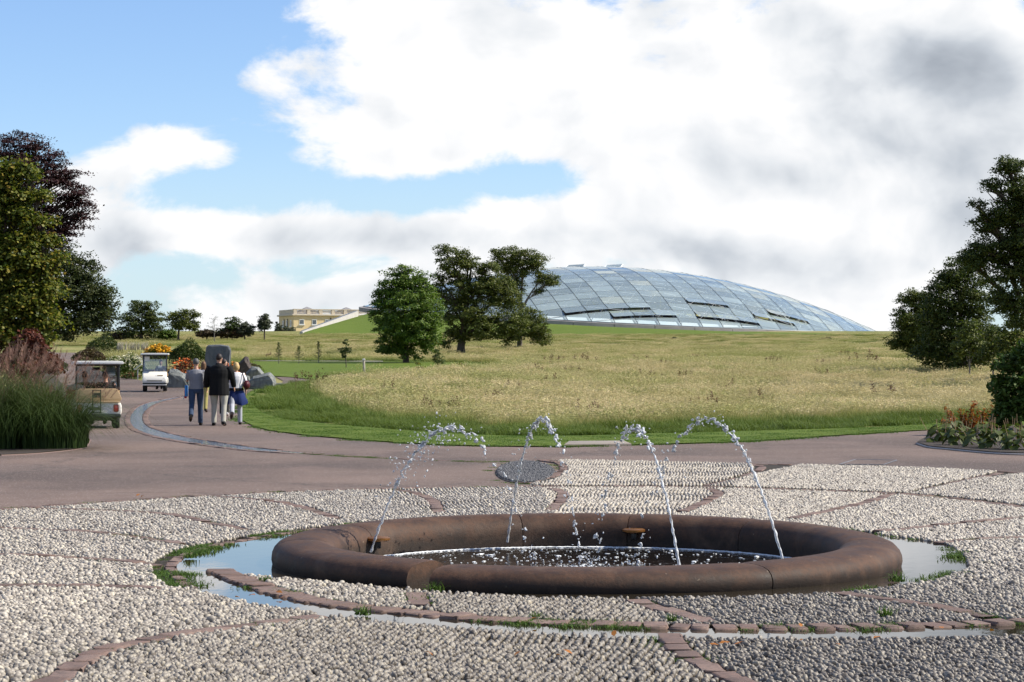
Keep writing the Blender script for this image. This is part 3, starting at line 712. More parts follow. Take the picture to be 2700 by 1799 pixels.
# opened vents: two long rows on the front slope
VENT = {1: (9, 10, 11, 13, 14, 15), 2: (7, 8, 9, 10, 16, 17), 3: (13, 14, 17, 18)}
front, back = [], []
for i in range(NU):
    for j in range(NV):
        pl = cell_poly(us[i], us[i+1], vs_[j], vs_[j+1])
        if len(pl) < 3: continue
        cu = sum(p[0] for p in pl)/len(pl); cv = sum(p[1] for p in pl)/len(pl)
        (front if cv < .12 else back).append((i, j, pl, cu, cv))
def pane_mesh(pl, cu, cv, opened=False, th=.03):
    k = .965; vsx = []
    sh = rng.normal(0, .0015, 2)
    for (a, c) in pl:
        a2, c2 = cu+(a-cu)*k, cv+(c-cv)*k
        p = dome(a2, c2, .10); p.z += (a-cu)*DA*sh[0]+(c-cv)*DB*sh[1]*.6; vsx.append(loc(p))
    if opened and len(pl) == 4:
        # hinge along the upper edge, lower edge lifted out
        hi = [vsx[2], vsx[3]]; ax = (hi[1]-hi[0]).normalized()
        nrm = (vsx[1]-vsx[0]).cross(vsx[3]-vsx[0]).normalized()
        if nrm.z < 0: nrm = -nrm
        for q in (0, 1):
            up = hi[1] if q == 0 else hi[0]; d = vsx[q]-up; vsx[q] = up + d*.95 + nrm*d.length*.17
    return vsx
def build_panes(lst, single):
    bmj = bmesh.new()
    for (i, j, pl, cu, cv) in lst:
        p = dome(cu, cv); px, py = proj(p); op = single and len(pl) == 4 and i in VENT.get(j, ())
        v = pane_mesh(pl, cu, cv, op); n = (v[1]-v[0]).cross(v[2]-v[0]).normalized()*.04
        bm = bmesh.new() if single else bmj
        a = [bm.verts.new(x) for x in v]
        bm.faces.new(a)
        if single:
            me = bpy.data.meshes.new('glass_pane'); bm.to_mesh(me); bm.free(); me.materials.append(M_glass)
            o = bpy.data.objects.new('glass_pane', me); COL.objects.link(o); o.parent = gh
    if not single:
        me = bpy.data.meshes.new('rear_glazing'); bmj.to_mesh(me); bmj.free(); me.materials.append(M_glass)
        o = bpy.data.objects.new('rear_glazing', me); COL.objects.link(o); o.parent = gh; o['kind'] = 'stuff'
front.sort(key=lambda c: c[4])
build_panes(front[:300], True); build_panes(back+front[300:], False)
print('panes', len(front), len(back))
# glazing bars outside, white steel arches inside
for i in range(1, NU):
    u = us[i]; L = vlim(u); N_ = 26
    b = B(); b.loft([loc(dome(u, -L+2*L*k/N_, .02)) for k in range(N_+1)], [(.085, .10)]*(N_+1), 4); b.obj('arch_bar', M_bar, gh)
    b = B(); b.loft([loc(dome(u, (-L+2*L*k/N_)*.985, -.55)) for k in range(N_+1)], [.17]*(N_+1), 6); b.obj('arch_rib', M_steel, gh)
    if i % 2 == 0:
        b = B()
        for k in range(0, N_, 2):
            v0 = (-L+2*L*k/N_)*.97; v1 = (-L+2*L*(k+2)/N_)*.97
            b.loft([loc(dome(u, v0, -.5)), loc(dome(min(.99, u+.04), (v0+v1)/2*.98, -.35)) if abs(u) < .9 else loc(dome(u, v1, -.5))], [.06, .06], 4)
        b.obj('roof_strut', M_steel, gh)
for j in range(1, NV):
    v = vs_[j]; L = vlim(v); N_ = 30
    b = B(); b.loft([loc(dome(-L+2*L*k/N_, v, .01)) for k in range(N_+1)], [(.06, .08)]*(N_+1), 4); b.obj('purlin', M_bar, gh)
# ring beam in separate concrete lengths, dark gutter above
NR = 44
for k in range(NR):
    a0 = 2*math.pi*k/NR; b = B(); outl = []
    pts = []
    for q in range(5):
        a = a0+(2*math.pi/NR*.985)*q/4; p = loc(dome(math.cos(a), math.sin(a))); o_ = Vector((p.x, p.y, 0)).normalized()
        pts.append([p+o_*.75+Vector((0, 0, -.02)), p+o_*.75+Vector((0, 0, -.62)), p-o_*.15+Vector((0, 0, -.62)), p-o_*.15+Vector((0, 0, .06))])
    rings = [[b.bm.verts.new(x) for x in r] for r in pts]
    for r0, r1 in zip(rings, rings[1:]):
        for q in range(4): b.bm.faces.new((r0[q], r0[(q+1) % 4], r1[(q+1) % 4], r1[q]))
    b.bm.faces.new(rings[0]); b.bm.faces.new(rings[-1][::-1]); b.obj('ring_beam', M_concd, gh, smooth=False)
b = B(); b.loft([loc(dome(math.cos(a), math.sin(a), .10)) for a in np.linspace(0, 2*math.pi, 90)], [.09]*90, 5, cap=False); b.obj('gutter', M_bar, gh)
# two raised vents on the ridge
for (x0, x1) in ((1483, 1543), (1585, 1642)):
    b = B(); Yv = 346; A_ = U(x0, 710, Yv); C_v = U(x1, 706, Yv); D_ = Vector((0, 0, .62))
    w = Vector((.5, 1.6, 0))
    q = [A_, A_+(C_v-A_)*.88, A_+(C_v-A_)*.88+w+D_, A_+(C_v-A_)*.12+w+D_]
    vv = [b.bm.verts.new(loc(x)) for x in q]+[b.bm.verts.new(loc(x+Vector((0, .05, .06)))) for x in q]
    for f in ((0,1,2,3), (7,6,5,4), (0,4,5,1), (1,5,6,2), (2,6,7,3), (3,7,4,0)): b.bm.faces.new([vv[i] for i in f])
    vo = b.obj('roof_vent', M_glass, gh, smooth=False)
    b = B()
    for e0, e1 in ((0,1), (1,2), (2,3), (3,0)): b.tube([loc(q[e0]), loc(q[e1])], .10, 5)
    b.obj('vent_frame', M_steel, vo)
# inside: pale floor and dark planting masses
M_floor = simple('glasshouse_floor', (.42, .40, .36), .8, .2, .3)
b = B(); b.prism([(DA*.96*math.cos(a)*math.cos(DTH)-DB*.96*math.sin(a)*math.sin(DTH), DA*.96*math.cos(a)*math.sin(DTH)+DB*.96*math.sin(a)*math.cos(DTH)) for a in np.linspace(0, 2*math.pi, 60, endpoint=False)], 7.42, 7.52, 'z')
b.obj('floor', M_floor, gh, smooth=False)

# mound -------------------------------------------------------------
Wl0, Wl1 = Vector((-28.6, 297, 6.35)), Vector((-22.8, 322, 9.75))
def top_at(X):
    if X <= Wl1.x:
        s = (X-Wl0.x)/(Wl1.x-Wl0.x); p = Wl0.lerp(Wl1, s); return p.y, p.z-.12-.62*s
    best = None
    for a in np.linspace(math.pi*.9, 2*math.pi*1.02, 260):
        p = dome(math.cos(a), math.sin(a)); d = abs(p.x-X)
        if best is None or d < best[0]: best = (d, p)
    if X > 55.5: 
        s = min(1, (X-55.5)/20); return 359-30*s*0, (7.2)*(1-s)+float(zt(359))*s-.1*s
    s = max(0, min(1, (X-Wl1.x)/2.5)); return best[1].y*s+(1-s)*Wl1.y, (best[1].z-.52)*s+(1-s)*(Wl1.z-.72)
Xc = np.concatenate([np.linspace(Wl0.x, Wl1.x, 14), np.linspace(Wl1.x+.5, 76, 70)]); T_ = np.linspace(0, 1, 15); V_ = []
for X in Xc:
    Yt, Zt_ = top_at(float(X)); Yf = min(296.0, Yt-.05) if X > Wl0.x+.3 else Yt-.05
    Yf = min(Yf, 294+.02*(X-10)**2*.15) if X > 40 else Yf
    zf = float(zt(Yf))+.02
    for s in T_:
        k = s*s*(3-2*s)*.45+s*.55; V_.append((X, Yf+(Yt+.6-Yf)*s, zf+(Zt_-zf)*k+.25*math.sin(math.pi*s)*(1 if X > -15 else .3)))
nt = len(T_); F_ = [(a*nt+c, (a+1)*nt+c, (a+1)*nt+c+1, a*nt+c+1) for a in range(len(Xc)-1) for c in range(nt-1)]
mound = mesh_np('grass_bank', V_, F_, M_lawn, smooth=True); tag(mound, 'bright green mown bank sloping up to the glasshouse', kind='structure')
# retaining wall
wall = empty('retaining_wall', Wl0, label='sloping pale concrete retaining wall at the end of the grass bank', cat='wall')
b = B(); d = (Wl1-Wl0); nrm = Vector((d.y, -d.x, 0)).normalized()*.22
q = [Vector((0,0,-1.5)), Vector((0,0,.0)), d, d+Vector((0,0,-3.2))]
vv = [b.bm.verts.new(x-nrm) for x in q]+[b.bm.verts.new(x+nrm) for x in q]
for f in ((0,1,2,3), (7,6,5,4), (0,4,5,1), (1,5,6,2), (2,6,7,3), (3,7,4,0)): b.bm.faces.new([vv[i] for i in f])
b.obj('wall_slab', M_conc, wall, smooth=False)
b = B(); b.tube([Vector((0,0,.10)), d+Vector((0,0,.14))], .05, 5); b.obj('coping_rail', M_bar, wall)

# ------------------------------------------------------------------ cream house with balustrade
def _stucco(q):
    v = pos(q); n = q.noise(v, .6, 6, .6); n2 = q.noise(q.vmul(v, (1, 1, .25)), 1.5, 5, .65)
    a = q.mix(n, (.68, .51, .27, 1), (.76, .61, .37, 1)); a = q.mix(q.m('MULTIPLY', q.ss(n2, .5, .8), .5), a, (.58, .35, .12, 1))
    return princ(q, a, .85, .2)
M_stucco = material('cream_stucco', _stucco)
M_trim = simple('stone_trim', (.56, .48, .37), .8, .15, 2)
M_lead = simple('lead_roof', (.22, .21, .21), .6, .2, 2)
M_white = simple('white_paint', (.75, .75, .72), .4, .05)
M_pane = simple('dark_glass', (.03, .04, .05), .08, .3, spec=.8)
HY = 430.0
hc = U(774, 880, HY)                                    # near corner of the house
house = empty('house', (hc.x, hc.y, 0), R(22), 'cream stucco house with stone balustrade behind the grass bank', 'house')
pz = lambda py: CAMH+(HOR-py)*HY/FPX
ppm = FPX/HY
ztop, zcor, zbase = pz(820), pz(832), pz(892)
WR, WL = 215/ppm, 10.4                         # right (front) facade length, left facade depth
b = B(); b.box((WR/2, WL/2, (zbase+zcor)/2), (WR, WL, zcor-zbase)); b.obj('wall', M_stucco, house, smooth=False)
b = B(); b.box((WR/2, WL/2, zcor+.12), (WR+.7, WL+.7, .32), .06); b.obj('cornice', M_trim, house, smooth=False)
b = B(); b.box((.22, WL/2, zcor+.75), (.4, WL, .95)); b.obj('parapet', M_trim, house, smooth=False)
pier_x = [0.35, 2.9, 5.2, 7.55, 9.9, 12.2, 14.5]; pier_x = [x*WR/14.9 for x in pier_x]
for x in pier_x: b = B(); b.box((x, .25, zcor+.75), (.62, .46, 1.02)); b.obj('pier', M_trim, house, smooth=False)
b = B(); b.box((WR/2, .25, zcor+1.22), (WR, .5, .15)); b.obj('coping', M_trim, house, smooth=False)
balm = None
for x0, x1 in zip(pier_x, pier_x[1:]):
    for k in range(8):
        x = x0+.42+(x1-x0-.84)*k/7
        if balm is None:
            b = B(); b.lathe([(.05, 0), (.10, .04), (.05, .14), (.12, .34), (.06, .62), (.09, .70), (.09, .76)], 8); balm = b.obj('baluster', M_trim, house); balm.location = (x, .25, zcor+.40)
        else: clone(balm, house, (x, .25, zcor+.40))
for cx in (3.6, 11.2):
    cx = cx*WR/14.9; b = B(); z0 = zcor+.5; h = 1.35; r = 2.6
    pts = [(cx-r, 1.2, z0), (cx+r, 1.2, z0), (cx+r, 1.2+2*r, z0), (cx-r, 1.2+2*r, z0)]; vv = [b.bm.verts.new(p) for p in pts]; ap = b.bm.verts.new((cx, 1.2+r, z0+h))
    for k in range(4): b.bm.faces.new((vv[k], vv[(k+1) % 4], ap))
    b.obj('hipped_roof', M_lead, house, smooth=False)
def window(cx, y, zc, w, h, face='front'):
    f = B(); ax = (w, .10, h) if face == 'front' else (.10, w, h); c = Vector((cx, y, zc))
    f.box(c, ax); fo = f.obj('window', M_white, house, smooth=False)
    nx_, nz_ = 3, 4
    for i in range(nx_):
        for j in range(nz_):
            pw, ph = (w-.16)/nx_, (h-.16)/nz_; dx_ = -w/2+.08+pw*(i+.5); dz_ = -h/2+.08+ph*(j+.5); g = B()
            if face == 'front': g.box(c+Vector((dx_, -.04, dz_)), (pw-.05, .06, ph-.05))
            else: g.box(c+Vector((-.04, dx_, dz_)), (.06, pw-.05, ph-.05))
            g.obj('pane', M_pane, fo, smooth=False)
    s = B(); s.box(c+(Vector((0, -.06, -h/2-.1)) if face == 'front' else Vector((-.06, 0, -h/2-.1))), (w+.3, .25, .14) if face == 'front' else (.25, w+.3, .14)); s.obj('sill', M_white, fo, smooth=False)
for px_ in (795, 827, 860):
    window((px_-774)/ppm/math.cos(R(22)), -.02, pz(849), .95, 1.0)
for k, wy in enumerate((.30, .55, .84)): window(-.02, WL*(1-wy)*.98+.2, pz(852), .9, 1.15, 'side')
for k, wy in enumerate((.40, .64)):
    b = B(); b.tube([Vector((-.12, WL*(1-wy), zbase)), Vector((-.12, WL*(1-wy), zcor-.6))], .07, 6); b.obj('drainpipe', M_black, house)
b = B(); b.box(((876-774)/ppm, -.1, pz(841)), (.16, .2, .55), .03); b.obj('wall_lamp', M_black, house)
# floodlight on a bracket at the left corner
b = B(); b.tube([Vector((0, WL, pz(857))), Vector((-.45, WL, pz(853)))], .04, 5); b.box((-.5, WL, pz(848)), (.5, .25, .35), .05); b.box((-.5, WL, pz(852)), (.12, .12, .6)); b.obj('floodlight', M_black, house)
# ------------------------------------------------------------------ vegetation
def leaf_quads(C, size, aspect=.5, up=.35, droop=0.0, outc=None):
    """diamond leaves at the points C"""
    C = np.asarray(C, float); n = len(C); sz = size*rng.uniform(.6, 1.35, n)
    d = rng.normal(0, 1, (n, 3)); d[:,2] = d[:,2]*.6-droop; d /= np.linalg.norm(d, axis=1, keepdims=True)+1e-9
    nr = rng.normal(0, .6, (n, 3)); nr[:,2] += up*2.2
    if outc is not None:
        o_ = C-outc; o_ /= np.linalg.norm(o_, axis=1, keepdims=True)+1e-9; nr += o_*1.3
    s = np.cross(d, nr); s /= np.linalg.norm(s, axis=1, keepdims=True)+1e-9
    a = C-d*sz[:,None]*.5; b_ = C+s*(sz*aspect*.5)[:,None]; c = C+d*sz[:,None]*.5; e = C-s*(sz*aspect*.5)[:,None]
    V = np.stack([a, b_, c, e], 1).reshape(-1, 3); F = np.arange(4*n).reshape(n, 4); return V, F
def puffs(lobe, n, shell=.45, flat=1.0):
    c, r = np.array(lobe[0]), np.array(lobe[1])
    d = rng.normal(0, 1, (n, 3)); d /= np.linalg.norm(d, axis=1, keepdims=True); rad = rng.random(n)**shell
    rad *= 1+.16*np.sin(d[:,0]*5+c[0])*np.sin(d[:,2]*6+c[2]*2)
    p = c + d*rad[:,None]*r; return p
M_bark = simple('bark', (.075, .058, .042), .9, .4, 8, bump=.6, bscale=14)
M_barkp = simple('pale_bark', (.16, .14, .115), .9, .35, 8, bump=.5, bscale=14)
def tree(name, label, Y, base, lobes, tr, lm, leaf=.2, nleaf=16000, bark=None, puff=.42, pp=34, group=None, cat='tree', lean=0, branches=7, shell=.42, flat=.75, aspect=.55, ty=None, up=.35, droop=0.0, limb=True):
    """lobes: (px, py, half-width px, half-height px[, depth offset m]) at distance Y"""
    b0 = U(base[0], base[1], Y); b0.z = float(zt(Y))-.05
    root = empty(name, b0, 0, label, cat, group); O = np.array(b0); k = Y/FPX
    LB = []
    for lb in lobes:
        c = U(lb[0], lb[1], Y+(lb[4] if len(lb) > 4 else 0)); LB.append((np.array(c)-O, np.array((lb[2]*k, (lb[2]+lb[3])*.5*k, lb[3]*k))))
    vol = np.array([l[1][0]*l[1][2] for l in LB]); share = vol/vol.sum()
    V_, F_, off = [], [], 0; tips = []
    for l, s in zip(LB, share):
        n = max(4, int(nleaf*s/pp)); pc = puffs(l, n, shell)
        tips.append((l[0], pc))
        # every clump is a small dome of leaves, denser on its upper side
        d = rng.normal(0, 1, (n*pp, 3)); d /= np.linalg.norm(d, axis=1, keepdims=True); d[:,2] = np.where(d[:,2] < -.25, -d[:,2], d[:,2])
        rc = puff*rng.uniform(.55, 1.35, (n, 1)).repeat(pp, axis=0); C = np.repeat(pc, pp, axis=0)+d*rc*rng.uniform(.45, 1.08, (n*pp, 1))*np.array([1.15, 1.15, flat])
        C += rng.normal(0, puff*.10, C.shape); C[:,2] = np.maximum(C[:,2], .05)
        v, f = leaf_quads(C, leaf, aspect, up, droop, outc=np.repeat(pc, pp, axis=0)*.6+np.array(l[0])*.4); V_.append(v); F_.append(f+off); off += len(v)
    mesh_np('crown', np.vstack(V_), np.vstack(F_), lm, root)
    if limb:
        b = B(); topz = max(l[0][2] for l in LB); mid = ty if ty else min(l[0][2]-l[1][2]*.3 for l in LB); mid = max(.35, min(mid, topz*.55))
        cx = float((share[:,None]*np.array([l[0] for l in LB])).sum(0)[0]); tz = max(mid*1.3, topz*.62)
        tp = [Vector((0, 0, -.2)), Vector((.02, 0, mid*.35)), Vector((cx*.15+lean*.3, 0, mid)), Vector((cx*.5+lean, .1, tz)), Vector((cx*.7+lean, .1, topz*.92))]
        b.loft(tp, [tr*1.35, tr*1.02, tr*.85, tr*.42, tr*.12], 10); b.obj('trunk', bark or M_bark, root)
        b = B()
        for (c, pc) in tips:
            hz_ = min(max(mid*.8, c[2]*.55), tz); f_ = (hz_-mid)/(max(tz-mid, .01)); st = Vector((cx*(.15+.35*max(0, f_)), .05, hz_)); e = Vector(c)
            m = st.lerp(e, .5)+Vector((rng.normal(0, .25)*tr*3, rng.normal(0, .25)*tr*3, .12*(e-st).length))
            r0 = tr*.42; b.loft([st, st.lerp(m, .5)+Vector((0,0,.03)), m, e], [r0, r0*.8, r0*.62, r0*.35], 6)
            for q in range(branches):
                t_ = Vector(pc[rng.integers(len(pc))]); s0 = m.lerp(e, rng.uniform(.1, 1)); mm = s0.lerp(t_, .55)+Vector(rng.normal(0, .12, 3))*max(.3, tr*2)
                b.loft([s0, mm, t_], [r0*.34, r0*.22, r0*.07], 5)
        b.obj('branches', bark or M_bark, root)
    return root
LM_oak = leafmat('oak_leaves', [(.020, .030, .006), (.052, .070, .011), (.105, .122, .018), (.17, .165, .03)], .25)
LM_lime = leafmat('bright_leaves', [(.022, .042, .007), (.058, .105, .013), (.115, .175, .022), (.20, .23, .045)], .3)
LM_beech = leafmat('copper_leaves', [(.012, .005, .006), (.025, .009, .010), (.045, .015, .015), (.06, .026, .022)], .15)
LM_maple = leafmat('yellowing_leaves', [(.018, .032, .006), (.048, .072, .010), (.11, .128, .016), (.20, .185, .024), (.22, .09, .015)], .32)
LM_dark = leafmat('dark_leaves', [(.012, .019, .006), (.026, .038, .009), (.05, .065, .014), (.085, .085, .02)], .2)
LM_red = leafmat('red_leaves', [(.05, .012, .008), (.10, .025, .014), (.16, .05, .02)], .25)
LM_brown = leafmat('russet_leaves', [(.03, .022, .012), (.06, .038, .018), (.09, .06, .025)], .2)
LM_conif = leafmat('needles', [(.04, .06, .015), (.085, .11, .028), (.14, .15, .045)], .2)
LM_shrub = leafmat('shrub_leaves', [(.018, .030, .008), (.04, .062, .012), (.075, .10, .02)], .22)
LM_grey = leafmat('greygreen_leaves', [(.03, .038, .022), (.06, .07, .04), (.10, .11, .065)], .2)
LM_oakr = leafmat('dark_oak_leaves', [(.014, .023, .005), (.036, .055, .010), (.075, .095, .016), (.13, .125, .024)], .25)  # darker greens than the oak leaves, for the dark crowns

# --- the three trees in the middle of the meadow
tree('oak_tree', 'tall spreading oak with a thick dark trunk in front of the glasshouse', 196, (1215, 945),
     [(1190, 695, 46, 34), (1175, 660, 26, 14), (1235, 690, 26, 26), (1160, 740, 22, 18), (1205, 742, 44, 24), (1290, 750, 54, 30), (1150, 775, 24, 20), (1280, 712, 40, 26), (1250, 770, 60, 36), (1310, 770, 46, 40), (1195, 790, 50, 36, 1), (1340, 790, 40, 46), (1180, 850, 30, 40), (1260, 830, 60, 40, -1), (1290, 870, 50, 34, -1.5), (1230, 880, 42, 26), (1175, 905, 16, 16), (1350, 850, 46, 40, -1)],
     .34, LM_oak, .17, 62000, puff=.52, pp=95, branches=7, shell=.40, ty=2.2)
tree('oak_tree', 'wide oak with bare lower branches against the glass roof', 215, (1370, 915),
     [(1345, 680, 50, 26), (1395, 690, 46, 32), (1430, 735, 26, 22), (1455, 745, 22, 18), (1310, 672, 18, 14), (1375, 718, 34, 20), (1355, 750, 32, 18), (1420, 768, 16, 10), (1330, 715, 30, 20), (1400, 860, 46, 48, -2), (1345, 880, 36, 34, -2), (1425, 890, 26, 26, -2)],
     .22, LM_oak, .17, 36000, puff=.50, pp=85, branches=18, shell=.42, bark=M_barkp, ty=4.4)
tree('maple_tree', 'bushy bright green tree standing left of the tall oak', 166, (1070, 958),
     [(1065, 735, 50, 34), (1040, 770, 46, 40), (1110, 765, 46, 40), (1010, 790, 28, 30), (1075, 810, 76, 50, -1), (1020, 840, 40, 44), (1130, 830, 40, 50), (1075, 870, 84, 40, -1), (1035, 905, 44, 34), (1120, 900, 50, 36), (1010, 925, 22, 14), (1075, 935, 30, 22)],
     .22, LM_lime, .17, 52000, puff=.42, pp=70, branches=6, shell=.36, ty=.9)
# --- left side
tree('copper_beech', 'dark purple copper beech rising behind the left hand trees', 100, (-80, 980),
     [(-60, 420, 130, 70), (60, 400, 80, 52), (120, 440, 70, 46), (40, 490, 120, 70, -1), (170, 470, 50, 30), (195, 520, 52, 36), (120, 560, 80, 60), (215, 560, 30, 40), (180, 600, 46, 34), (80, 640, 110, 60), (-40, 600, 120, 100)],
     .40, LM_beech, .12, 62000, puff=.46, pp=70, branches=10, flat=.28, up=.9, droop=.15, shell=.42)
tree('maple_tree', 'yellowing green maple with a few red leaves at the left edge', 56, (-20, 1080),
     [(10, 465, 34, 34), (60, 450, 22, 18), (85, 478, 15, 11), (25, 530, 50, 40), (95, 525, 24, 14), (-40, 560, 60, 80), (60, 580, 44, 32), (115, 590, 20, 12), (60, 650, 56, 44), (130, 640, 24, 16), (10, 700, 80, 60), (100, 705, 44, 36), (150, 690, 16, 14), (60, 780, 74, 56), (130, 770, 28, 24), (110, 840, 40, 36), (145, 850, 16, 16), (0, 850, 90, 70), (70, 900, 60, 44)],
     .16, LM_maple, .095, 46000, puff=.27, pp=48, branches=9, shell=.36, up=.6, droop=.5, aspect=.75)
tree('lime_tree', 'broad dark green tree leaning over the far bend of the path', 128, (95, 985),
     [(150, 690, 60, 50), (210, 720, 56, 46), (250, 770, 46, 46), (180, 780, 90, 60), (280, 800, 26, 34), (110, 790, 80, 80), (240, 840, 60, 44), (160, 860, 90, 40), (285, 850, 20, 36), (100, 880, 60, 30)],
     .30, LM_dark, .15, 46000, puff=.44, pp=60, branches=8, shell=.38, ty=2)
tree('smoke_bush', 'dark red leaved shrub hanging over the reeds beside the path', 53, (95, 1060),
     [(80, 905, 40, 34), (110, 940, 34, 30), (135, 960, 24, 24), (60, 960, 60, 44), (150, 985, 12, 14)], .05, LM_red, .085, 5200, puff=.13, pp=20, cat='shrub', branches=6, aspect=.8)
# --- trees on the skyline at the left
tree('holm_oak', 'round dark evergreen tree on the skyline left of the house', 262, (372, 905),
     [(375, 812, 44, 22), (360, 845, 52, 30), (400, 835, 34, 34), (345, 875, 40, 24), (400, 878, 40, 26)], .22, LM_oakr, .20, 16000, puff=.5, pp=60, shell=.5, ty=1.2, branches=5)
tree('pine_tree', 'flat topped small pine on the skyline beside the round evergreen', 258, (470, 900),
     [(455, 838, 18, 12), (492, 832, 32, 16), (485, 855, 38, 18), (508, 862, 18, 14), (470, 860, 24, 10)], .12, LM_oak, .19, 9000, puff=.42, pp=55, shell=.5, ty=2.0, branches=6)
tree('birch_tree', 'thin pale almost leafless birch on the skyline', 250, (565, 890),
     [(564, 842, 10, 14), (560, 862, 18, 14), (572, 868, 14, 12)], .055, LM_grey, .10, 420, bark=M_barkp, puff=.25, pp=10, branches=16, ty=.8)
for px, py, hw, hh, mat, lab in ((612, 862, 34, 26, LM_shrub, 'wide dark green bush on the skyline, largest of its row'), (645, 870, 26, 18, LM_grey, 'low olive bush between the skyline bushes'), (697, 852, 16, 24, LM_grey, 'tall narrow grey green tree next to the cream house'), (600, 880, 40, 12, LM_brown, 'low russet hedge on the skyline'), (545, 880, 26, 10, LM_brown, 'low brown scrub under the pale birch'), (440, 885, 26, 16, LM_lime, 'bright green bush under the flat topped pine'), (310, 892, 40, 14, LM_brown, 'russet shrubs below the round evergreen')):
    tree('bush', lab, 262, (px, py+hh+3), [(px, py, hw, hh), (px-hw*.5, py+hh*.4, hw*.55, hh*.6), (px+hw*.5, py+hh*.35, hw*.55, hh*.6), (px+hw*.1, py-hh*.5, hw*.4, hh*.5)], .09, mat, .22, 3400, puff=.26, pp=20, cat='bush', branches=4)
for px, py, hw, hh, lab in ((735, 868, 10, 14, 'thin shrub against the side wall of the house'), (762, 872, 18, 12, 'rounded shrub at the near corner of the house')):
    tree('bush', lab, 330, (px, py+hh+4), [(px, py, hw, hh), (px-3, py+hh*.4, hw*.7, hh*.6)], .06, LM_grey, .26, 1100, puff=.26, pp=18, cat='bush', branches=3)
# --- right side
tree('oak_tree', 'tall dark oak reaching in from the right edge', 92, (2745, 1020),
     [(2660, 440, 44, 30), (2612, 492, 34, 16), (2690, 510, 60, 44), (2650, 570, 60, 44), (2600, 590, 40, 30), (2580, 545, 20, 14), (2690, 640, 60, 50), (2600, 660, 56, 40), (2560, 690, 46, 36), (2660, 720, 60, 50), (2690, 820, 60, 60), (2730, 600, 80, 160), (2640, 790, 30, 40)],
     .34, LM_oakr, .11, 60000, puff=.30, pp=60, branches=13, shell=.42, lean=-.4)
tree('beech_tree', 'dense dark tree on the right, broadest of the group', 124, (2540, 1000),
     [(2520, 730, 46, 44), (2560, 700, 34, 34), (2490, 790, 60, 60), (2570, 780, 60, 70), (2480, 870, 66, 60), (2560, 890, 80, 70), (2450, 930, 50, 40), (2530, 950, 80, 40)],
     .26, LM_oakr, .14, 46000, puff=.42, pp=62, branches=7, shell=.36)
tree('lime_tree', 'yellow green tree at the left end of the right hand trees', 176, (2420, 955),
     [(2400, 790, 34, 24), (2440, 800, 30, 30), (2395, 840, 44, 40), (2440, 860, 50, 50), (2400, 890, 46, 36), (2370, 910, 34, 16), (2430, 920, 46, 26)],
     .22, LM_oak, .17, 30000, puff=.46, pp=60, branches=7, shell=.38, up=.6)
for px, y0, y1, Yd, lab in ((2556, 1004, 860, 112, 'slender young tree with a pale stem before the dark beech'), (2618, 1010, 880, 108, 'second slender young tree, nearer the right edge'), (2670, 1000, 850, 106, 'rightmost slender young tree below the tall oak')):
    tree('young_tree', lab, Yd, (px, y0), [(px, y1+30, 34, 26), (px-18, y1+60, 30, 26), (px+20, y1+58, 30, 26), (px, y1, 22, 20)], .045, LM_oak, .13, 3000, bark=M_barkp, puff=.24, pp=20, branches=5, ty=1.3, group='slender young trees')
tree('hydrangea', 'leafy dark green shrub at the right edge behind the red bush', 51, (2690, 1130),
     [(2660, 965, 34, 26), (2700, 940, 40, 40), (2650, 1020, 40, 36), (2720, 1030, 60, 60), (2640, 1060, 24, 30), (2690, 1090, 60, 40), (2640, 1110, 20, 26)], .05, leafmat('fresh_shrub_leaves', [(.022, .04, .008), (.055, .095, .014), (.11, .16, .03)], .28), .13, 7500, puff=.16, pp=18, cat='shrub', branches=6, aspect=.5, droop=.4, up=.6)
# --- young trees on the lawn
def conifer(px, y0, y1, lab, w=.5, bare=.25):
    p = G(px, y0); h = (y0-y1)*p.y/FPX; root = empty('sapling', p, 0, lab, 'sapling')
    b = B(); b.loft([Vector((0,0,-.05)), Vector((.01, 0, h*.5)), Vector((0, 0, h))], [.032, .022, .006], 6); b.obj('stem', M_barkp, root)
    C = []; b = B()
    for k in range(26):
        z = h*(bare+(.97-bare)*k/25); a = k*2.4+rng.normal(0, .2); L = w*(1-.85*(z/h-bare)/(1-bare))*rng.uniform(.55, 1.1)
        e = Vector((math.cos(a)*L, math.sin(a)*L, z+L*.28)); b.loft([Vector((0,0,z)), Vector((e.x*.6, e.y*.6, z+L*.02)), e], [.010, .008, .003], 4)
        for s in np.linspace(.15, 1, 12): C += [np.array((e.x*s, e.y*s, z+(L*.28)*s*s))+rng.normal(0, .025, 3) for _ in range(3)]
    b.obj('branches', M_barkp, root); v, f = leaf_quads(C, .085, .28); mesh_np('foliage', v, f, LM_conif, root)
conifer(735, 960, 902, 'small conifer sapling nearest the standing stone', .42, .3)
conifer(788, 960, 912, 'second conifer sapling from the stone, with wide branches', .55, .25)
conifer(840, 958, 900, 'thin sparse conifer sapling, third from the stone', .42, .2)
tree('sapling', 'small leafy broadleaved sapling on the lawn left of the post', 150, (912, 967), [(912, 905, 9, 9), (905, 925, 13, 10), (920, 925, 11, 9), (905, 938, 8, 7)], .03, LM_shrub, .14, 700, cat='sapling', puff=.11, pp=12, branches=4, ty=.6)
tree('sapling', 'young bushy pine on the lawn under the bright green tree', 142, (1155, 972), [(1155, 930, 10, 12), (1153, 945, 17, 12), (1157, 955, 17, 9)], .03, LM_conif, .13, 1500, cat='sapling', puff=.10, pp=14, branches=4, aspect=.25, ty=.3)
tree('sapling', 'tiny yellow leaved sapling at the right end of the lawn', 136, (1228, 984), [(1210, 962, 12, 4), (1232, 966, 14, 5)], .02, LM_maple, .14, 170, cat='sapling', puff=.12, pp=8, branches=4, ty=.4)
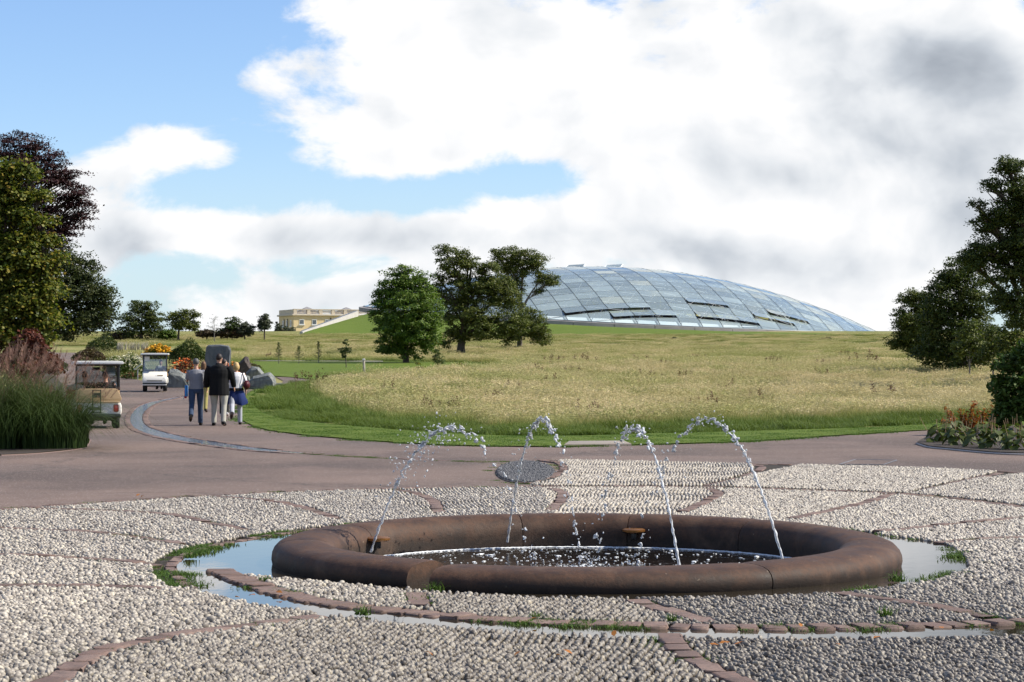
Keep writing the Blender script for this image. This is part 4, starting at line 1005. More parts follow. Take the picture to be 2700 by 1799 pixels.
tree('sapling', 'tiny sparse sapling between the post and the young pine', 136, (1103, 980), [(1100, 960, 12, 4), (1108, 970, 12, 4)], .02, LM_maple, .13, 110, cat='sapling', puff=.12, pp=8, branches=3, ty=.4)
# --- dark tussocks scattered over the meadow
for px, py, hw, hh, lab in ((2105, 966, 16, 7, 'dark round tussock in the meadow left of the right hand trees'), (2395, 972, 10, 8, 'small dark fir bush at the edge of the right hand trees'), (1775, 896, 12, 4, 'low dark tussock below the glasshouse'), (2180, 896, 16, 4, 'low green tussock near the right end of the glasshouse'), (2035, 1002, 14, 6, 'brown dock clump in the middle of the meadow')):
    p = G(px, py); tree('tussock', lab, p.y, (px, py), [(px, py-hh*.5, hw, hh), (px+hw*.3, py-hh*.7, hw*.5, hh*.8)], .03, LM_brown if 'brown' in lab else LM_dark, .13, 700, cat='tussock', puff=.12, pp=14, branches=3)

# --- beds on the left of the path
def bed(name, lab, px, py, hw, hh, mat, n, leaf, flower=None, nfl=0, fsize=.08, cat='plant', up=.4, aspect=.45, yoff=0):
    """mound of foliage standing on the ground at pixel (px, py): hw, hh in pixels"""
    p = G(px, py); k = p.y/FPX; root = empty(name, p, 0, lab, cat); W_, H_ = hw*k, hh*k
    a = rng.uniform(0, 6.283, n); r = np.sqrt(rng.random(n)); x = np.cos(a)*r*W_; y = np.sin(a)*r*W_*.7
    top = H_*np.sqrt(np.clip(1-r*r*.85, .05, 1))*(1+.18*np.sin(x*5/W_+1)*np.cos(y*6/W_)); z = top*rng.random(n)**.45
    v, f = leaf_quads(np.stack([x, y, z], 1), leaf, aspect, up); mesh_np('foliage', v, f, mat, root)
    st = B()
    for q in range(14):
        i = rng.integers(n); st.loft([Vector((x[i]*.5, y[i]*.5, -.03)), Vector((x[i]*.8, y[i]*.8, z[i]*.6)), Vector((x[i], y[i], z[i]))], [.012, .009, .004], 4)
    st.obj('stems', M_bark, root)
    if flower is not None:
        a = rng.uniform(0, 6.283, nfl); r = np.sqrt(rng.random(nfl)); x = np.cos(a)*r*W_; y = np.sin(a)*r*W_*.7
        z = H_*np.sqrt(np.clip(1-r*r*.85, .05, 1))*rng.uniform(.8, 1.2, nfl)
        C = np.repeat(np.stack([x, y, z], 1), 4, axis=0)+rng.normal(0, fsize*.3, (4*nfl, 3)); v, f = leaf_quads(C, fsize, .8, .8); mesh_np('flowers', v, f, flower, root)
    return root
F_yel = simple('yellow_petals', (.75, .40, .02), .6, .3, 3); F_wh = simple('cream_petals', (.66, .64, .45), .6, .15, 3); F_or = simple('orange_petals', (.72, .16, .02), .6, .3, 3); F_red = simple('dark_red_petals', (.22, .04, .02), .6, .4, 3)
bed('flower_clump', 'bank of yellow flowers behind the oncoming cart', 418, 950, 40, 36, LM_lime, 1500, .22, F_yel, 190, .20)
bed('flower_clump', 'cream white daisies left of the oncoming cart', 342, 996, 46, 56, LM_lime, 2600, .14, F_wh, 520, .075)
bed('flower_clump', 'green daisy mound at the kerb with white tops', 300, 990, 30, 46, LM_lime, 1500, .14, F_wh, 200, .07)
bed('flower_clump', 'dark red foliage bed with orange flowers beside the oncoming cart', 490, 1012, 56, 58, LM_red, 3000, .12, F_or, 110, .10)
bed('flower_clump', 'orange lilies growing beside the standing stone', 612, 1012, 24, 50, LM_lime, 700, .16, F_or, 36, .10)
bed('flower_clump', 'low red flowers at the foot of the information lectern', 345, 1000, 26, 16, LM_shrub, 700, .10, F_red, 40, .07)
bed('shrub', 'large rounded dark green shrub between the yellow flowers and the stone', 497, 965, 52, 66, LM_shrub, 5200, .15, cat='shrub')
bed('shrub', 'brownish green shrubs along the far side of the path', 235, 958, 44, 40, LM_brown, 1800, .17, cat='shrub')
bed('shrub', 'lime green low plant at the far path edge', 202, 950, 16, 14, LM_lime, 500, .14, cat='plant')
bed('shrub', 'green shrub below the dark tree at the far bend', 275, 940, 50, 56, LM_shrub, 3000, .18, cat='shrub')
bed('plant', 'rusty coloured low plants right of the standing stone', 640, 975, 50, 20, LM_brown, 900, .14, cat='plant')
bed('shrub', 'dark undergrowth left of the far path', 60, 985, 120, 60, LM_dark, 5200, .16, cat='shrub')
bed('plant', 'low green weeds at the right foot of the ornamental grasses', 212, 1172, 22, 26, LM_shrub, 900, .07, cat='plant')
bed('shrub', 'brown undergrowth below the yellowing maple', 20, 1090, 150, 110, LM_brown, 6000, .10, cat='shrub')

# --- grass blades -----------------------------------------------------
def blades(base, heading, length, lean, width, segs=4, curl=1.0):
    """ribbon blades; arrays of n"""
    n = len(base); P = []
    for k in range(segs+1):
        s = k/segs; ang = lean*(s**curl); out = length*s*np.sin(ang); upz = length*s*np.cos(ang)*(1-.12*s)
        c = base+np.stack([np.cos(heading)*out, np.sin(heading)*out, upz], 1); w = width*(1-s*.92)
        sd = np.stack([-np.sin(heading), np.cos(heading), np.zeros(n)], 1); P += [c-sd*w[:,None]*.5, c+sd*w[:,None]*.5]
    V = np.stack(P, 1); m = V.shape[1]; F = []
    for k in range(segs): F.append(np.stack([np.arange(n)*m+2*k, np.arange(n)*m+2*k+1, np.arange(n)*m+2*k+3, np.arange(n)*m+2*k+2], 1))
    return V.reshape(-1, 3), np.vstack(F)
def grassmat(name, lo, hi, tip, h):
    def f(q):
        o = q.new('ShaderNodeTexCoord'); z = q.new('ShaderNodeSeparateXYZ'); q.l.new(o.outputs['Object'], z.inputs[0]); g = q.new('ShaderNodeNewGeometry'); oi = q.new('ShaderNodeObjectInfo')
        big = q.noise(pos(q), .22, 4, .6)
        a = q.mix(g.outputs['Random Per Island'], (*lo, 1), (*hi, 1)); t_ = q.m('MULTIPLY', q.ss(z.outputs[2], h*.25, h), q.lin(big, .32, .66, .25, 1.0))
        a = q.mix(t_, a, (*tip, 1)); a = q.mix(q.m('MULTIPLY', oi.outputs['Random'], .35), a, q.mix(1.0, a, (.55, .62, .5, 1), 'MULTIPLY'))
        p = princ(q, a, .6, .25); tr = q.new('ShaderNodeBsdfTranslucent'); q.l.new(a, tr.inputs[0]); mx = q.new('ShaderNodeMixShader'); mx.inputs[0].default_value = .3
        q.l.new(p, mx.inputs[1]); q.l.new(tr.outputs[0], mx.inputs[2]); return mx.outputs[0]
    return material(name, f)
M_gg = grassmat('green_meadow_grass', (.06, .105, .015), (.14, .20, .03), (.24, .25, .07), .6)
M_gs = grassmat('straw_meadow_grass', (.22, .22, .06), (.48, .42, .17), (.70, .57, .33), .6)
M_gm = grassmat('mixed_meadow_grass', (.13, .19, .035), (.33, .34, .095), (.56, .49, .23), .6)
def tuft_patch(name, mat, n, size, h, lean, w, heads, k):
    r = size/2; base = np.stack([rng.uniform(-r, r, n), rng.uniform(-r, r, n), np.full(n, -.02)], 1)
    cl = rng.uniform(-r, r, (14, 2)); pick = rng.integers(0, 14, n); base[:,:2] = cl[pick]*.75+base[:,:2]*.5+rng.normal(0, .05, (n, 2))
    hd = rng.uniform(0, 6.283, n)*.75+rng.normal(.4, .5, n); V, F = blades(base, hd, h*rng.uniform(.5, 1.1, n), lean*rng.uniform(.3, 1.3, n), w*rng.uniform(.6, 1.3, n), 3)
    if heads:
        m = heads; bs = np.stack([rng.uniform(-r, r, m), rng.uniform(-r, r, m), np.zeros(m)], 1); hd = rng.normal(.3, .9, m); L = h*rng.uniform(.95, 1.35, m); le = lean*.55*rng.uniform(.3, 1.2, m)
        V2_, F2 = blades(bs, hd, L, le, np.full(m, w*.45), 3); F = np.vstack([F, F2+len(V)]); V = np.vstack([V, V2_])
        top = bs+np.stack([np.cos(hd)*L*np.sin(le), np.sin(hd)*L*np.sin(le), L*np.cos(le)*.87], 1)
        C = np.repeat(top, 4, axis=0)+rng.normal(0, 1, (4*m, 3))*np.array([.012, .012, .05]); v3, f3 = leaf_quads(C, .07, .3, 0); F = np.vstack([F, f3+len(V)]); V = np.vstack([V, v3])
    o = mesh_np('%s_%d' % (name, k), V, F, mat, link=False); return o
dk = []
for k in range(3):
    m = 7; bs = np.stack([rng.uniform(-.5, .5, m), rng.uniform(-.5, .5, m), np.zeros(m)], 1); Lh = rng.uniform(.7, 1.05, m); V, F = blades(bs, rng.uniform(0, 6, m), Lh, rng.uniform(.05, .2, m), np.full(m, .012), 3)
    C = np.repeat(bs+np.stack([np.zeros(m), np.zeros(m), Lh*.8], 1), 40, axis=0)+rng.normal(0, 1, (40*m, 3))*np.array([.035, .035, .11]); v3, f3 = leaf_quads(C, .05, .6, 0)
    dk.append(mesh_np('d_dock_%d' % k, np.vstack([V, v3]), np.vstack([F, f3+len(V)]), leafmat('dock_seed', [(.05, .02, .012), (.10, .045, .025), (.15, .08, .04)], .1), link=False))
gk = [tuft_patch('a_green', M_gg, 420, 1.1, .52, .9, .016, 0, k) for k in range(3)] + [tuft_patch('b_mixed', M_gm, 380, 1.1, .56, .7, .013, 60, k) for k in range(3)] + [tuft_patch('c_straw', M_gs, 330, 1.1, .58, .55, .012, 110, k) for k in range(3)] + dk
def field_noise(X, Y):
    return (np.sin(X*.21+1.3*np.sin(Y*.07))*np.cos(Y*.115+.8*np.sin(X*.09))+.6*np.sin(X*.53+Y*.31)+.4*np.sin(X*.05-Y*.043+2)+.3*np.sin(X*1.3+Y*.9))/2.0
PTS, IDX, SCL = [], [], []
me_poly = [(p[0], p[1]) for p in meadow_edge] + [(90, 60), (130, 291), (-130, 296.5), (-90, 200), (-26, 165)]
lawn2 = [(p.x, p.y) for p in lawn_poly]
pathx = [(p.x, p.y) for p in path_poly]
for y0, y1, den, sc in ((44, 75, 2.2, 1.0), (75, 140, .95, 1.25), (140, 300, .36, 1.75)):
    n = int((y1-y0)*2*(.24*y1+6)*den); X = rng.uniform(-(.24*y1+6), .24*y1+6, n); Y = rng.uniform(y0, y1, n); P = np.stack([X, Y], 1)
    ok = inpoly(P, me_poly) & ~inpoly(P, lawn2) & ~inpoly(P, pathx) & (np.abs(X) < .24*Y+6)
    P = P[ok]; X, Y = P[:,0], P[:,1]; d = dist_line(P, meadow_edge)
    ok = (d > .45*sc); P, X, Y, d = P[ok], X[ok], Y[ok], d[ok]
    dl = dist_line(P, lawn2+[lawn2[0]])
    # leave the planted beds and the right hand bed clear
    px = 1350+X*FPX/Y; bedm = (px < 640) & (Y > 95) & (Y < 150) | (px < 520) & (Y >= 150) & (Y < 235) | (px < 280) & (Y < 200); edge2 = (X > 9.3) & (Y < 53)
    ok = ~(bedm | edge2); P, X, Y, d, dl = P[ok], X[ok], Y[ok], d[ok], dl[ok]
    f = field_noise(X, Y)+rng.normal(0, .25, len(X)); gsz = np.where(d < 3.2, 0, np.where(f > .12, 1, np.where(f > -.55, 2, 0))); gsz = np.where((d >= 3.2) & (d < 6) & (rng.random(len(X)) < .45), 1, gsz)
    gsz = np.where((Y > 170) & (rng.random(len(X)) < .35), 1, gsz); gsz = np.where(dl < 2.5, np.where(rng.random(len(X)) < .6, 0, 1), gsz)
    PTS.append(np.stack([X, Y, zt(Y)-.03], 1)); IDX.append(np.where((rng.random(len(X)) < .008) & (d > 2) & (Y < 190), 9, gsz*3)+rng.integers(0, 3, len(X)))
    s = sc*rng.uniform(.8, 1.15, len(X)); hz_ = s*np.where(d < 1.2, .62, np.where(d < 2.5, .85, 1.0))*(.85+.25*np.clip(f, -1, 1))/(1 if sc < 1.5 else 1.35); SCL.append(np.stack([s, s, hz_*np.where(Y > 150, .62, .95)*np.where(Y > 225, .5, 1)], 1))
PTS = np.vstack(PTS); IDX = np.concatenate(IDX); SCL = np.vstack(SCL); n = len(PTS)
ob = scatter('meadow_grass', PTS, np.stack([rng.normal(0, .05, n), rng.normal(0, .05, n), rng.normal(0, .9, n)], 1), SCL, IDX, gk); tag(ob, 'tall straw coloured meadow grass with greener edges')
print('meadow', n)
# short grass along the verge edge
M_gv = grassmat('verge_grass', (.05, .115, .014), (.10, .175, .025), (.11, .18, .03), .3)
vk = [tuft_patch('verge_tuft', M_gv, 260, .6, .055, .9, .010, 0, k) for k in range(3)]
Q = np.stack([rng.uniform(-16, 16, 9000), rng.uniform(42, 110, 9000)], 1); Q = Q[inpoly(Q, [(p.x, p.y) for p in verge_poly])][:2600]
n = len(Q); ob = scatter('verge_grass', np.stack([Q[:,0], Q[:,1], zt(Q[:,1])+.02], 1), np.stack([np.zeros(n), np.zeros(n), rng.uniform(0, 6, n)], 1), rng.uniform(.8, 1.5, (n, 3)), rng.integers(0, 3, n), vk); tag(ob, 'short mown grass of the verge')

# --- tall ornamental reeds at the left ---------------------------------
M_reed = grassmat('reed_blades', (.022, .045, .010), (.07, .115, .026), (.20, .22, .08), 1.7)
M_plume = grassmat('reed_plumes', (.20, .10, .07), (.34, .19, .14), (.46, .29, .22), 2.2)
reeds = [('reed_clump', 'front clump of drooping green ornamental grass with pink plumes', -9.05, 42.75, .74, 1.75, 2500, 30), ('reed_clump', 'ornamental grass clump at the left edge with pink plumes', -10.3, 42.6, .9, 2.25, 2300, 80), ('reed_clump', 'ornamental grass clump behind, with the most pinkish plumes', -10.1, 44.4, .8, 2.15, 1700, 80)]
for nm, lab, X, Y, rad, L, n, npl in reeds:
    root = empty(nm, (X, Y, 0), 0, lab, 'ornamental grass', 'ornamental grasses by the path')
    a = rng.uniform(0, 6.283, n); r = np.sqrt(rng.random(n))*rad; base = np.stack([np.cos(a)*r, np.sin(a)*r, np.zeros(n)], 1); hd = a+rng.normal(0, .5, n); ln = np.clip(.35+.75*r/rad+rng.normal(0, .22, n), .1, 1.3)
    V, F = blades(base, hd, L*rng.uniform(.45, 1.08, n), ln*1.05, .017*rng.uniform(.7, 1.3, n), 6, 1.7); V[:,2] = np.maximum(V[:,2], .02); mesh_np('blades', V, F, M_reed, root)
    a = rng.uniform(0, 6.283, npl); r = np.sqrt(rng.random(npl))*rad*.8; hd = rng.normal(-.1, .9, npl); Lp = L*rng.uniform(.9, 1.12, npl); le = rng.uniform(.15, .75, npl); bs = np.stack([np.cos(a)*r, np.sin(a)*r, np.zeros(npl)], 1)
    V, F = blades(bs, hd, Lp, le, np.full(npl, .008), 5, 1.4)
    tip = bs+np.stack([np.cos(hd)*Lp*np.sin(le), np.sin(hd)*Lp*np.sin(le), Lp*np.cos(le)*.88], 1); m = 26
    tb = np.repeat(tip, m, axis=0)-np.repeat(np.stack([np.cos(hd)*np.sin(le), np.sin(hd)*np.sin(le), np.cos(le)*.8], 1), m, axis=0)*rng.uniform(0, .30, (npl*m, 1))
    v2, f2 = blades(tb, np.repeat(hd, m)+rng.normal(0, .8, npl*m), rng.uniform(.10, .24, npl*m), np.repeat(le, m)+rng.uniform(.3, 1.2, npl*m), np.full(npl*m, .006), 2)
    o = mesh_np('plumes', np.vstack([V, v2]), np.vstack([F, f2+len(V)]), M_plume, root)
# pampas plumes and grass bank at the far bed
for px, py, lab in ((300, 955, 'green grass bank left of the yellow flowers'), (345, 948, 'pale feathery pampas grass behind the daisies')):
    p = G(px, py); root = empty('pampas_grass', p, 0, lab, 'ornamental grass'); n = 700
    base = np.stack([rng.normal(0, 1.0, n), rng.normal(0, .6, n), np.zeros(n)], 1); V, F = blades(base, rng.uniform(0, 6.28, n), rng.uniform(.7, 1.3, n), rng.uniform(.2, 1.2, n), np.full(n, .035), 4, 1.5); mesh_np('blades', V, F, M_gm, root)
    if 'pampas' in lab:
        m = 18; bs = np.stack([np.linspace(-1.2, 1.3, m), rng.normal(0, .3, m), np.full(m, .8)], 1); tb = np.repeat(bs, 40, axis=0); hd = rng.normal(.2, .3, m)
        v2, f2 = blades(tb+rng.normal(0, .04, tb.shape), np.repeat(hd, 40)+rng.normal(0, .5, m*40), rng.uniform(.5, .85, m*40), np.abs(rng.normal(.25, .15, m*40)), np.full(m*40, .03), 3); mesh_np('plumes', v2, f2, simple('pampas_plume', (.55, .50, .40), .8, .15), root)

# --- hosta bed and red shrub on the right ------------------------------
M_soil = simple('soil', (.035, .025, .018), .95, .4, 5, bump=.6, local=False)
bedp = GL([(2417, 1172), (2450, 1182), (2500, 1187), (2560, 1193), (2620, 1198), (2700, 1201), (2900, 1206), (2900, 1125), (2600, 1128), (2480, 1140), (2440, 1158)])
sb = sheet('planting_bed', bedp, M_soil, .05, .6); tag(sb, 'dark soil of the corner planting bed')
b = B(); kl = smoothline(bedp[:7], .2); b.loft([Vector((p[0], p[1]-.03, .015)) for p in kl], [(.022, .022)]*len(kl), 4); tag(b.obj('bed_edging', M_stone), 'pale stone edging in front of the hosta bed', 'edging')
kl = smoothline(left_bed[1:6], .2); b = B(); b.loft([Vector((p[0]+.02, p[1], .0)) for p in kl], [(.018, .018)]*len(kl), 4); tag(b.obj('bed_edging', M_sett), 'brown stone edging at the foot of the ornamental grasses', 'edging')
lsheet = sheet('planting_bed_left', [Vector((p.x-.03, p.y)) for p in left_bed[1:]]+[Vector((-25, 110)), Vector((-25, 41))], M_soil, .02, 2.5); lsheet.name = 'planting_bed'; tag(lsheet, 'dark soil under the reeds and trees at the left')
LM_hosta = leafmat('hosta_leaves', [(.030, .045, .010), (.060, .080, .018), (.105, .115, .03), (.19, .13, .04)], .2, .5, .3)
hm = []
for k in range(4):
    b = B(); n_ = 7; rows = []
    for i in range(n_+1):
        s = i/n_; w = .5*math.sin(math.pi*min(1, s*.93+.07))**.75*(1-.25*s); x = s*1.0; zc = .35*s-.62*s*s+.05*math.sin(6*s+k)
        rows.append([b.bm.verts.new((x, -w, zc+.16*w)), b.bm.verts.new((x, 0, zc)), b.bm.verts.new((x, w, zc+.16*w))])
    for r0, r1 in zip(rows, rows[1:]):
        for q in range(2): b.bm.faces.new((r0[q], r0[q+1], r1[q+1], r1[q]))
    o = b.obj('leaf', LM_hosta); COL.objects.unlink(o); hm.append(o)
hs = [(2480, 1172, 'hosta at the left tip of the corner bed'), (2530, 1180, 'hosta with the largest leaves, second in the corner bed'), (2580, 1186, 'third hosta along the front of the corner bed'), (2630, 1190, 'fourth hosta along the front of the corner bed'), (2685, 1193, 'hosta at the right edge of the picture'), (2510, 1160, 'hosta behind, below the red bush'), (2600, 1168, 'hosta behind, right of the red bush'), (2670, 1172, 'hosta behind, near the right edge')]
for px, py, lab in hs:
    p = G(px, py); root = empty('hosta', p+Vector((0, 0, .05)), 0, lab, 'plant', 'hostas in the corner bed')
    for k in range(30):
        a = k*2.4+rng.normal(0, .25); ring = k/30; L = rng.uniform(.16, .24)
        z = .30*(1-ring)+.05; rr_ = .05+.20*ring
        o = clone(hm[rng.integers(4)], root, (math.cos(a)*rr_, math.sin(a)*rr_, z), (rng.normal(0, .25), rng.uniform(-.1, .6)*ring+.15, a), (L, L*rng.uniform(.7, .95), L)); o.name = 'leaf'
    b = B()
    for k in range(6): x, y = rng.normal(0, .1, 2); b.loft([Vector((x, y, .1)), Vector((x*1.4+rng.normal(0, .05), y*1.4, .4+rng.random()*.2))], [.006, .004], 4)
    b.obj('flower_stalk', simple('dry_stalk', (.24, .16, .09), .8, .2), root)
LM_azal = leafmat('orange_red_leaves', [(.12, .02, .01), (.26, .055, .012), (.36, .12, .02), (.30, .20, .05)], .35)
def stembush(lab, px, py, tips, n=22):
    p = G(px, py); k = p.y/FPX; root = empty('azalea', p, 0, lab, 'shrub'); b = B(); C = []
    for (tx, ty_) in tips:
        e = Vector(((tx-px)*k, rng.normal(0, .12), (py-ty_)*k)); s0 = Vector((e.x*.5+rng.normal(0, .05), rng.normal(0, .1), 0)); b.loft([s0, s0.lerp(e, .5)+Vector((rng.normal(0, .03), 0, .02)), e], [.012, .009, .004], 5)
        for s in np.linspace(.15, 1, 20): C += [np.array(s0.lerp(e, s))+rng.normal(0, .045*(1.15-s*.5), 3) for _ in range(7)]
    b.obj('stems', M_bark, root); v, f = leaf_quads(C, .075, .4, .5); mesh_np('foliage', v, f, LM_azal, root)
stembush('orange red azalea bush behind the hostas', 2535, 1142, [(2495, 1075), (2510, 1085), (2483, 1108), (2530, 1082), (2545, 1090), (2562, 1062), (2570, 1062), (2575, 1085), (2590, 1080), (2600, 1085), (2520, 1105), (2550, 1110), (2580, 1105)])
stembush('small red leaved azalea stem next to the dark green shrub', 2625, 1135, [(2620, 1070), (2632, 1085), (2615, 1095), (2640, 1040)])
# ------------------------------------------------------------------ rill in the path
rill_out = smoothline(GL([(560, 1035), (480, 1046), (410, 1058), (368, 1072), (348, 1092), (344, 1112), (360, 1132), (410, 1150), (480, 1164), (560, 1176), (650, 1187), (745, 1194), (800, 1197)]), .3)
rill_in = smoothline(GL([(800, 1195), (745, 1190), (660, 1180), (570, 1167), (500, 1156), (430, 1140), (388, 1125), (375, 1105), (382, 1085), (408, 1066), (450, 1054), (500, 1044), (560, 1033)]), .3)
wl = sheet('rill', V2(rill_out)+V2(rill_in), M_rill, .006, .8); tag(wl, 'shallow stream of water running in a curved channel across the path')
SETT2 = SETT; SETT = []
lay(rill_out, .42, .16, top=.014, off=-.09); lay(rill_in, .42, .16, top=.014, off=-.09)
tail = smoothline(GL([(800, 1196), (900, 1203), (1000, 1208), (1150, 1214), (1300, 1219), (1420, 1214)]), .3); lay(tail, .3, .18, top=.006)
scatter('sett_rows', [s[:3] for s in SETT], [(0, 0, s[3]) for s in SETT], [s[4:7] for s in SETT], rng.integers(0, 5, len(SETT)), sett_kinds, parent=path)
# concrete slab, access cover
b = B(); c0, c1, c2, c3 = G(1488, 1178), G(1665, 1176), G(1645, 1168), G(1500, 1169)
b.prism([(c.x, c.y) for c in (c0, c1, c2, c3)], -.02, .05, 'z', .01); tag(b.obj('concrete_slab', simple('slab_concrete', (.25, .215, .18), .8, .3, 6, bump=.4, local=False)), 'pale concrete slab at the edge of the verge', 'slab')
cv = empty('access_cover', G(2288, 1220), 0, 'flat rectangular access cover frame set in the path on the right', 'access cover')
cq = [G(2212, 1226)-cv.location, G(2328, 1227)-cv.location, G(2364, 1215)-cv.location, G(2255, 1213)-cv.location]
b = B(); b.prism([(c.x, c.y) for c in cq], -.01, .008, 'z'); b.obj('plate', M_path, cv, smooth=False)
b = B()
for p, q in zip(cq, cq[1:]+cq[:1]): b.loft([p+Vector((0,0,.008)), q+Vector((0,0,.008))], [(.016, .008)]*2, 4, ref=(0, 1, 0))
b.obj('frame', simple('galvanised', (.15, .15, .155), .5, .2, metal=.5), cv)

# ------------------------------------------------------------------ boulders
def _slate(c0, c1, c2):
    def f(q):
        v = q.new('ShaderNodeTexCoord').outputs['Object']; n = q.noise(q.vmul(v, (2.2, 1, .6)), 1.6, 7, .65, .6); n2 = q.noise(v, 9, 6, .7); n3 = q.noise(v, 3.4, 4, .6)
        a = q.mix(q.ss(n, .32, .68), (*c0, 1), (*c1, 1)); a = q.mix(q.m('MULTIPLY', q.ss(n3, .58, .72), .7), a, (*c2, 1)); a = q.mix(q.m('MULTIPLY', n2, .5), a, tuple(x*.5 for x in c0)+(1,))
        return princ(q, a, .72, .4, bump=n2, bstr=.8, bdist=.05)
    return f
M_rock = material('grey_rock', _slate((.12, .13, .125), (.24, .25, .235), (.34, .34, .31)))
M_slate = material('slate_rock', _slate((.085, .095, .11), (.16, .172, .185), (.22, .22, .21)))
M_brock = material('brown_rock', _slate((.055, .042, .038), (.10, .076, .068), (.15, .12, .10)))
def boulder(nm, lab, px, py, prof, mat, depth=.8, seed=1, cat='boulder', keep=0.0):
    """prof: outline in pixels relative to (px, py) = ground contact; built as a faceted solid with real depth"""
    r = np.random.default_rng(seed); p = G(px, py); k = p.y/FPX; b = B(); pts = []
    xs_ = [a for a, _ in prof]; w = (max(xs_)-min(xs_))*k*depth
    for a, h in prof:
        for t_ in (-.5, -.3, .12, .4):
            sh = 1-abs(t_+.05)*.75*(1-keep)*r.uniform(.5, 1.2); cx = np.mean(xs_)
            pts.append(Vector(((cx+(a-cx)*(sh*.35+.65 if abs(t_) > .2 else 1))*k, t_*w+r.normal(0, .03*w), max(-.12, h*k*(sh if abs(t_) > .2 else 1)))))
    for v in pts: b.bm.verts.new(v)
    bmesh.ops.convex_hull(b.bm, input=b.bm.verts)
    loose = [v for v in b.bm.verts if not v.link_faces]; bmesh.ops.delete(b.bm, geom=loose, context='VERTS')
    bmesh.ops.bevel(b.bm, geom=list(b.bm.edges), offset=.012*max(.4, w), segments=1, affect='EDGES')
    bmesh.ops.triangulate(b.bm, faces=list(b.bm.faces)); bmesh.ops.subdivide_edges(b.bm, edges=list(b.bm.edges), cuts=1, use_grid_fill=True)
    for v in b.bm.verts: v.co += Vector(r.normal(0, .010*max(.6, w), 3))
    o = b.obj(nm, mat, angle=24); o.location = p; return tag(o, lab, cat)
boulder('standing_stone', 'tall flat topped slate standing stone behind the walkers', 573, 1006, [(-34, -4), (-34, 20), (-28, 90), (-24, 96), (8, 97), (30, 94), (35, 84), (34, 60), (30, 0)], M_slate, .45, 3, 'standing stone', .93)
boulder('boulder', 'pale grey boulder with a dark right face beside the oncoming cart', 472, 1022, [(-30, 0), (-32, 30), (-24, 50), (-5, 48), (12, 38), (32, 20), (30, 0)], M_rock, .7, 5)
boulder('boulder', 'light grey boulder half hidden behind the man in grey', 512, 1020, [(-28, 0), (-26, 36), (0, 42), (26, 38), (30, 0)], M_rock, .7, 8)
boulder('boulder', 'dark brown pointed boulder, darkest of the rock group', 646, 1000, [(-24, 0), (-22, 38), (-6, 46), (0, 60), (8, 59), (14, 40), (22, 20), (20, 0)], M_brock, .7, 12)
boulder('boulder', 'angular grey boulder leaning behind the largest rock', 672, 1004, [(-22, 0), (-23, 22), (-8, 38), (4, 36), (10, 36), (24, 20), (30, 0)], M_rock, .75, 15)
boulder('boulder', 'largest grey boulder at the right end of the rock group', 690, 1026, [(-42, 0), (-40, 16), (-22, 34), (4, 40), (18, 44), (22, 44), (34, 32), (38, 14), (32, 0)], M_rock, .7, 21)
boulder('boulder', 'small pale boulder behind the woman in white', 647, 1019, [(-14, 0), (-13, 22), (-2, 30), (10, 28), (14, 10), (10, 0)], M_rock, .8, 25)
boulder('boulder', 'flat pale rock above the cream daisies', 352, 958, [(-26, 0), (-24, 10), (0, 20), (20, 14), (26, 0)], M_rock, .7, 31)
boulder('boulder', 'flat brown rock beside the yellow flowers', 372, 952, [(-20, 0), (-16, 12), (4, 16), (20, 10), (22, 0)], M_brock, .7, 33)
boulder('boulder', 'low grey stone lying right of the largest boulder', 735, 1017, [(-18, 0), (-14, 5), (4, 7), (14, 4), (16, 0)], M_rock, .7, 35)

# ------------------------------------------------------------------ information lectern, marker post
p = G(364, 1001); k = p.y/FPX; le = empty('information_lectern', p, 0, 'sloping metal information board on a post beside the bed', 'sign')
M_galv = simple('steel_grey', (.24, .25, .27), .4, .2, metal=.4)
b = B(); b.tube([Vector((-.02, 0, 0)), Vector((-.02, 0, 28*k))], .035, 8); b.obj('post', M_galv, le)
b = B(); b.prism([(-10*k, 26*k), (9*k, 41*k), (11*k, 40*k), (-8*k, 25*k)], -.28, .28, 'y', .006); b.obj('panel', simple('sign_panel', (.50, .52, .54), .25, .2, 20, metal=.1), le, smooth=False)
p = G(960, 998); k = p.y/FPX; mp = empty('marker_post', p, 0, 'slim pale wooden marker post at the front of the lawn', 'post')
b = B(); b.loft([Vector((.04, 0, -.1)), Vector((-.02, 0, 48*k)), Vector((-.025, 0, 53*k))], [.075, .065, .05], 8); b.obj('shaft', simple('weathered_wood', (.40, .36, .29), .8, .3, 9, bump=.4), mp)
b = B(); b.box((-.022, 0, 49.5*k), (.16, .16, .09), .015); b.obj('band', M_white, mp)

# ------------------------------------------------------------------ people
def cloth(name, c, rough=.8): return simple(name, c, rough, .22, 7, spec=.25, bump=.25, bscale=12)
M_skin = simple('skin', (.48, .27, .19), .5, .08, 5); M_skind = simple('tanned_skin', (.36, .19, .13), .5, .08, 5)
M_eye = simple('eye', (.02, .02, .025), .2, .1); M_lip = simple('lips', (.36, .13, .11), .5, .1)
M_dress = {}
def bake(o, voxel, it=3):
    m = o.modifiers.new('r', 'REMESH'); m.mode = 'VOXEL'; m.voxel_size = voxel; m.use_smooth_shade = True
    if it: s = o.modifiers.new('s', 'SMOOTH'); s.iterations = it; s.factor = .5
    dg = bpy.context.evaluated_depsgraph_get(); me = bpy.data.meshes.new_from_object(o.evaluated_get(dg)); old = o.data; mt = old.materials[0] if old.materials else None
    o.modifiers.clear(); o.data = me; me.name = o.name
    if mt and not me.materials: me.materials.append(mt)
    bpy.data.meshes.remove(old); return o
def rotx(v, a): c, s = math.cos(a), math.sin(a); return Vector((v.x, v.y*c-v.z*s, v.y*s+v.z*c))
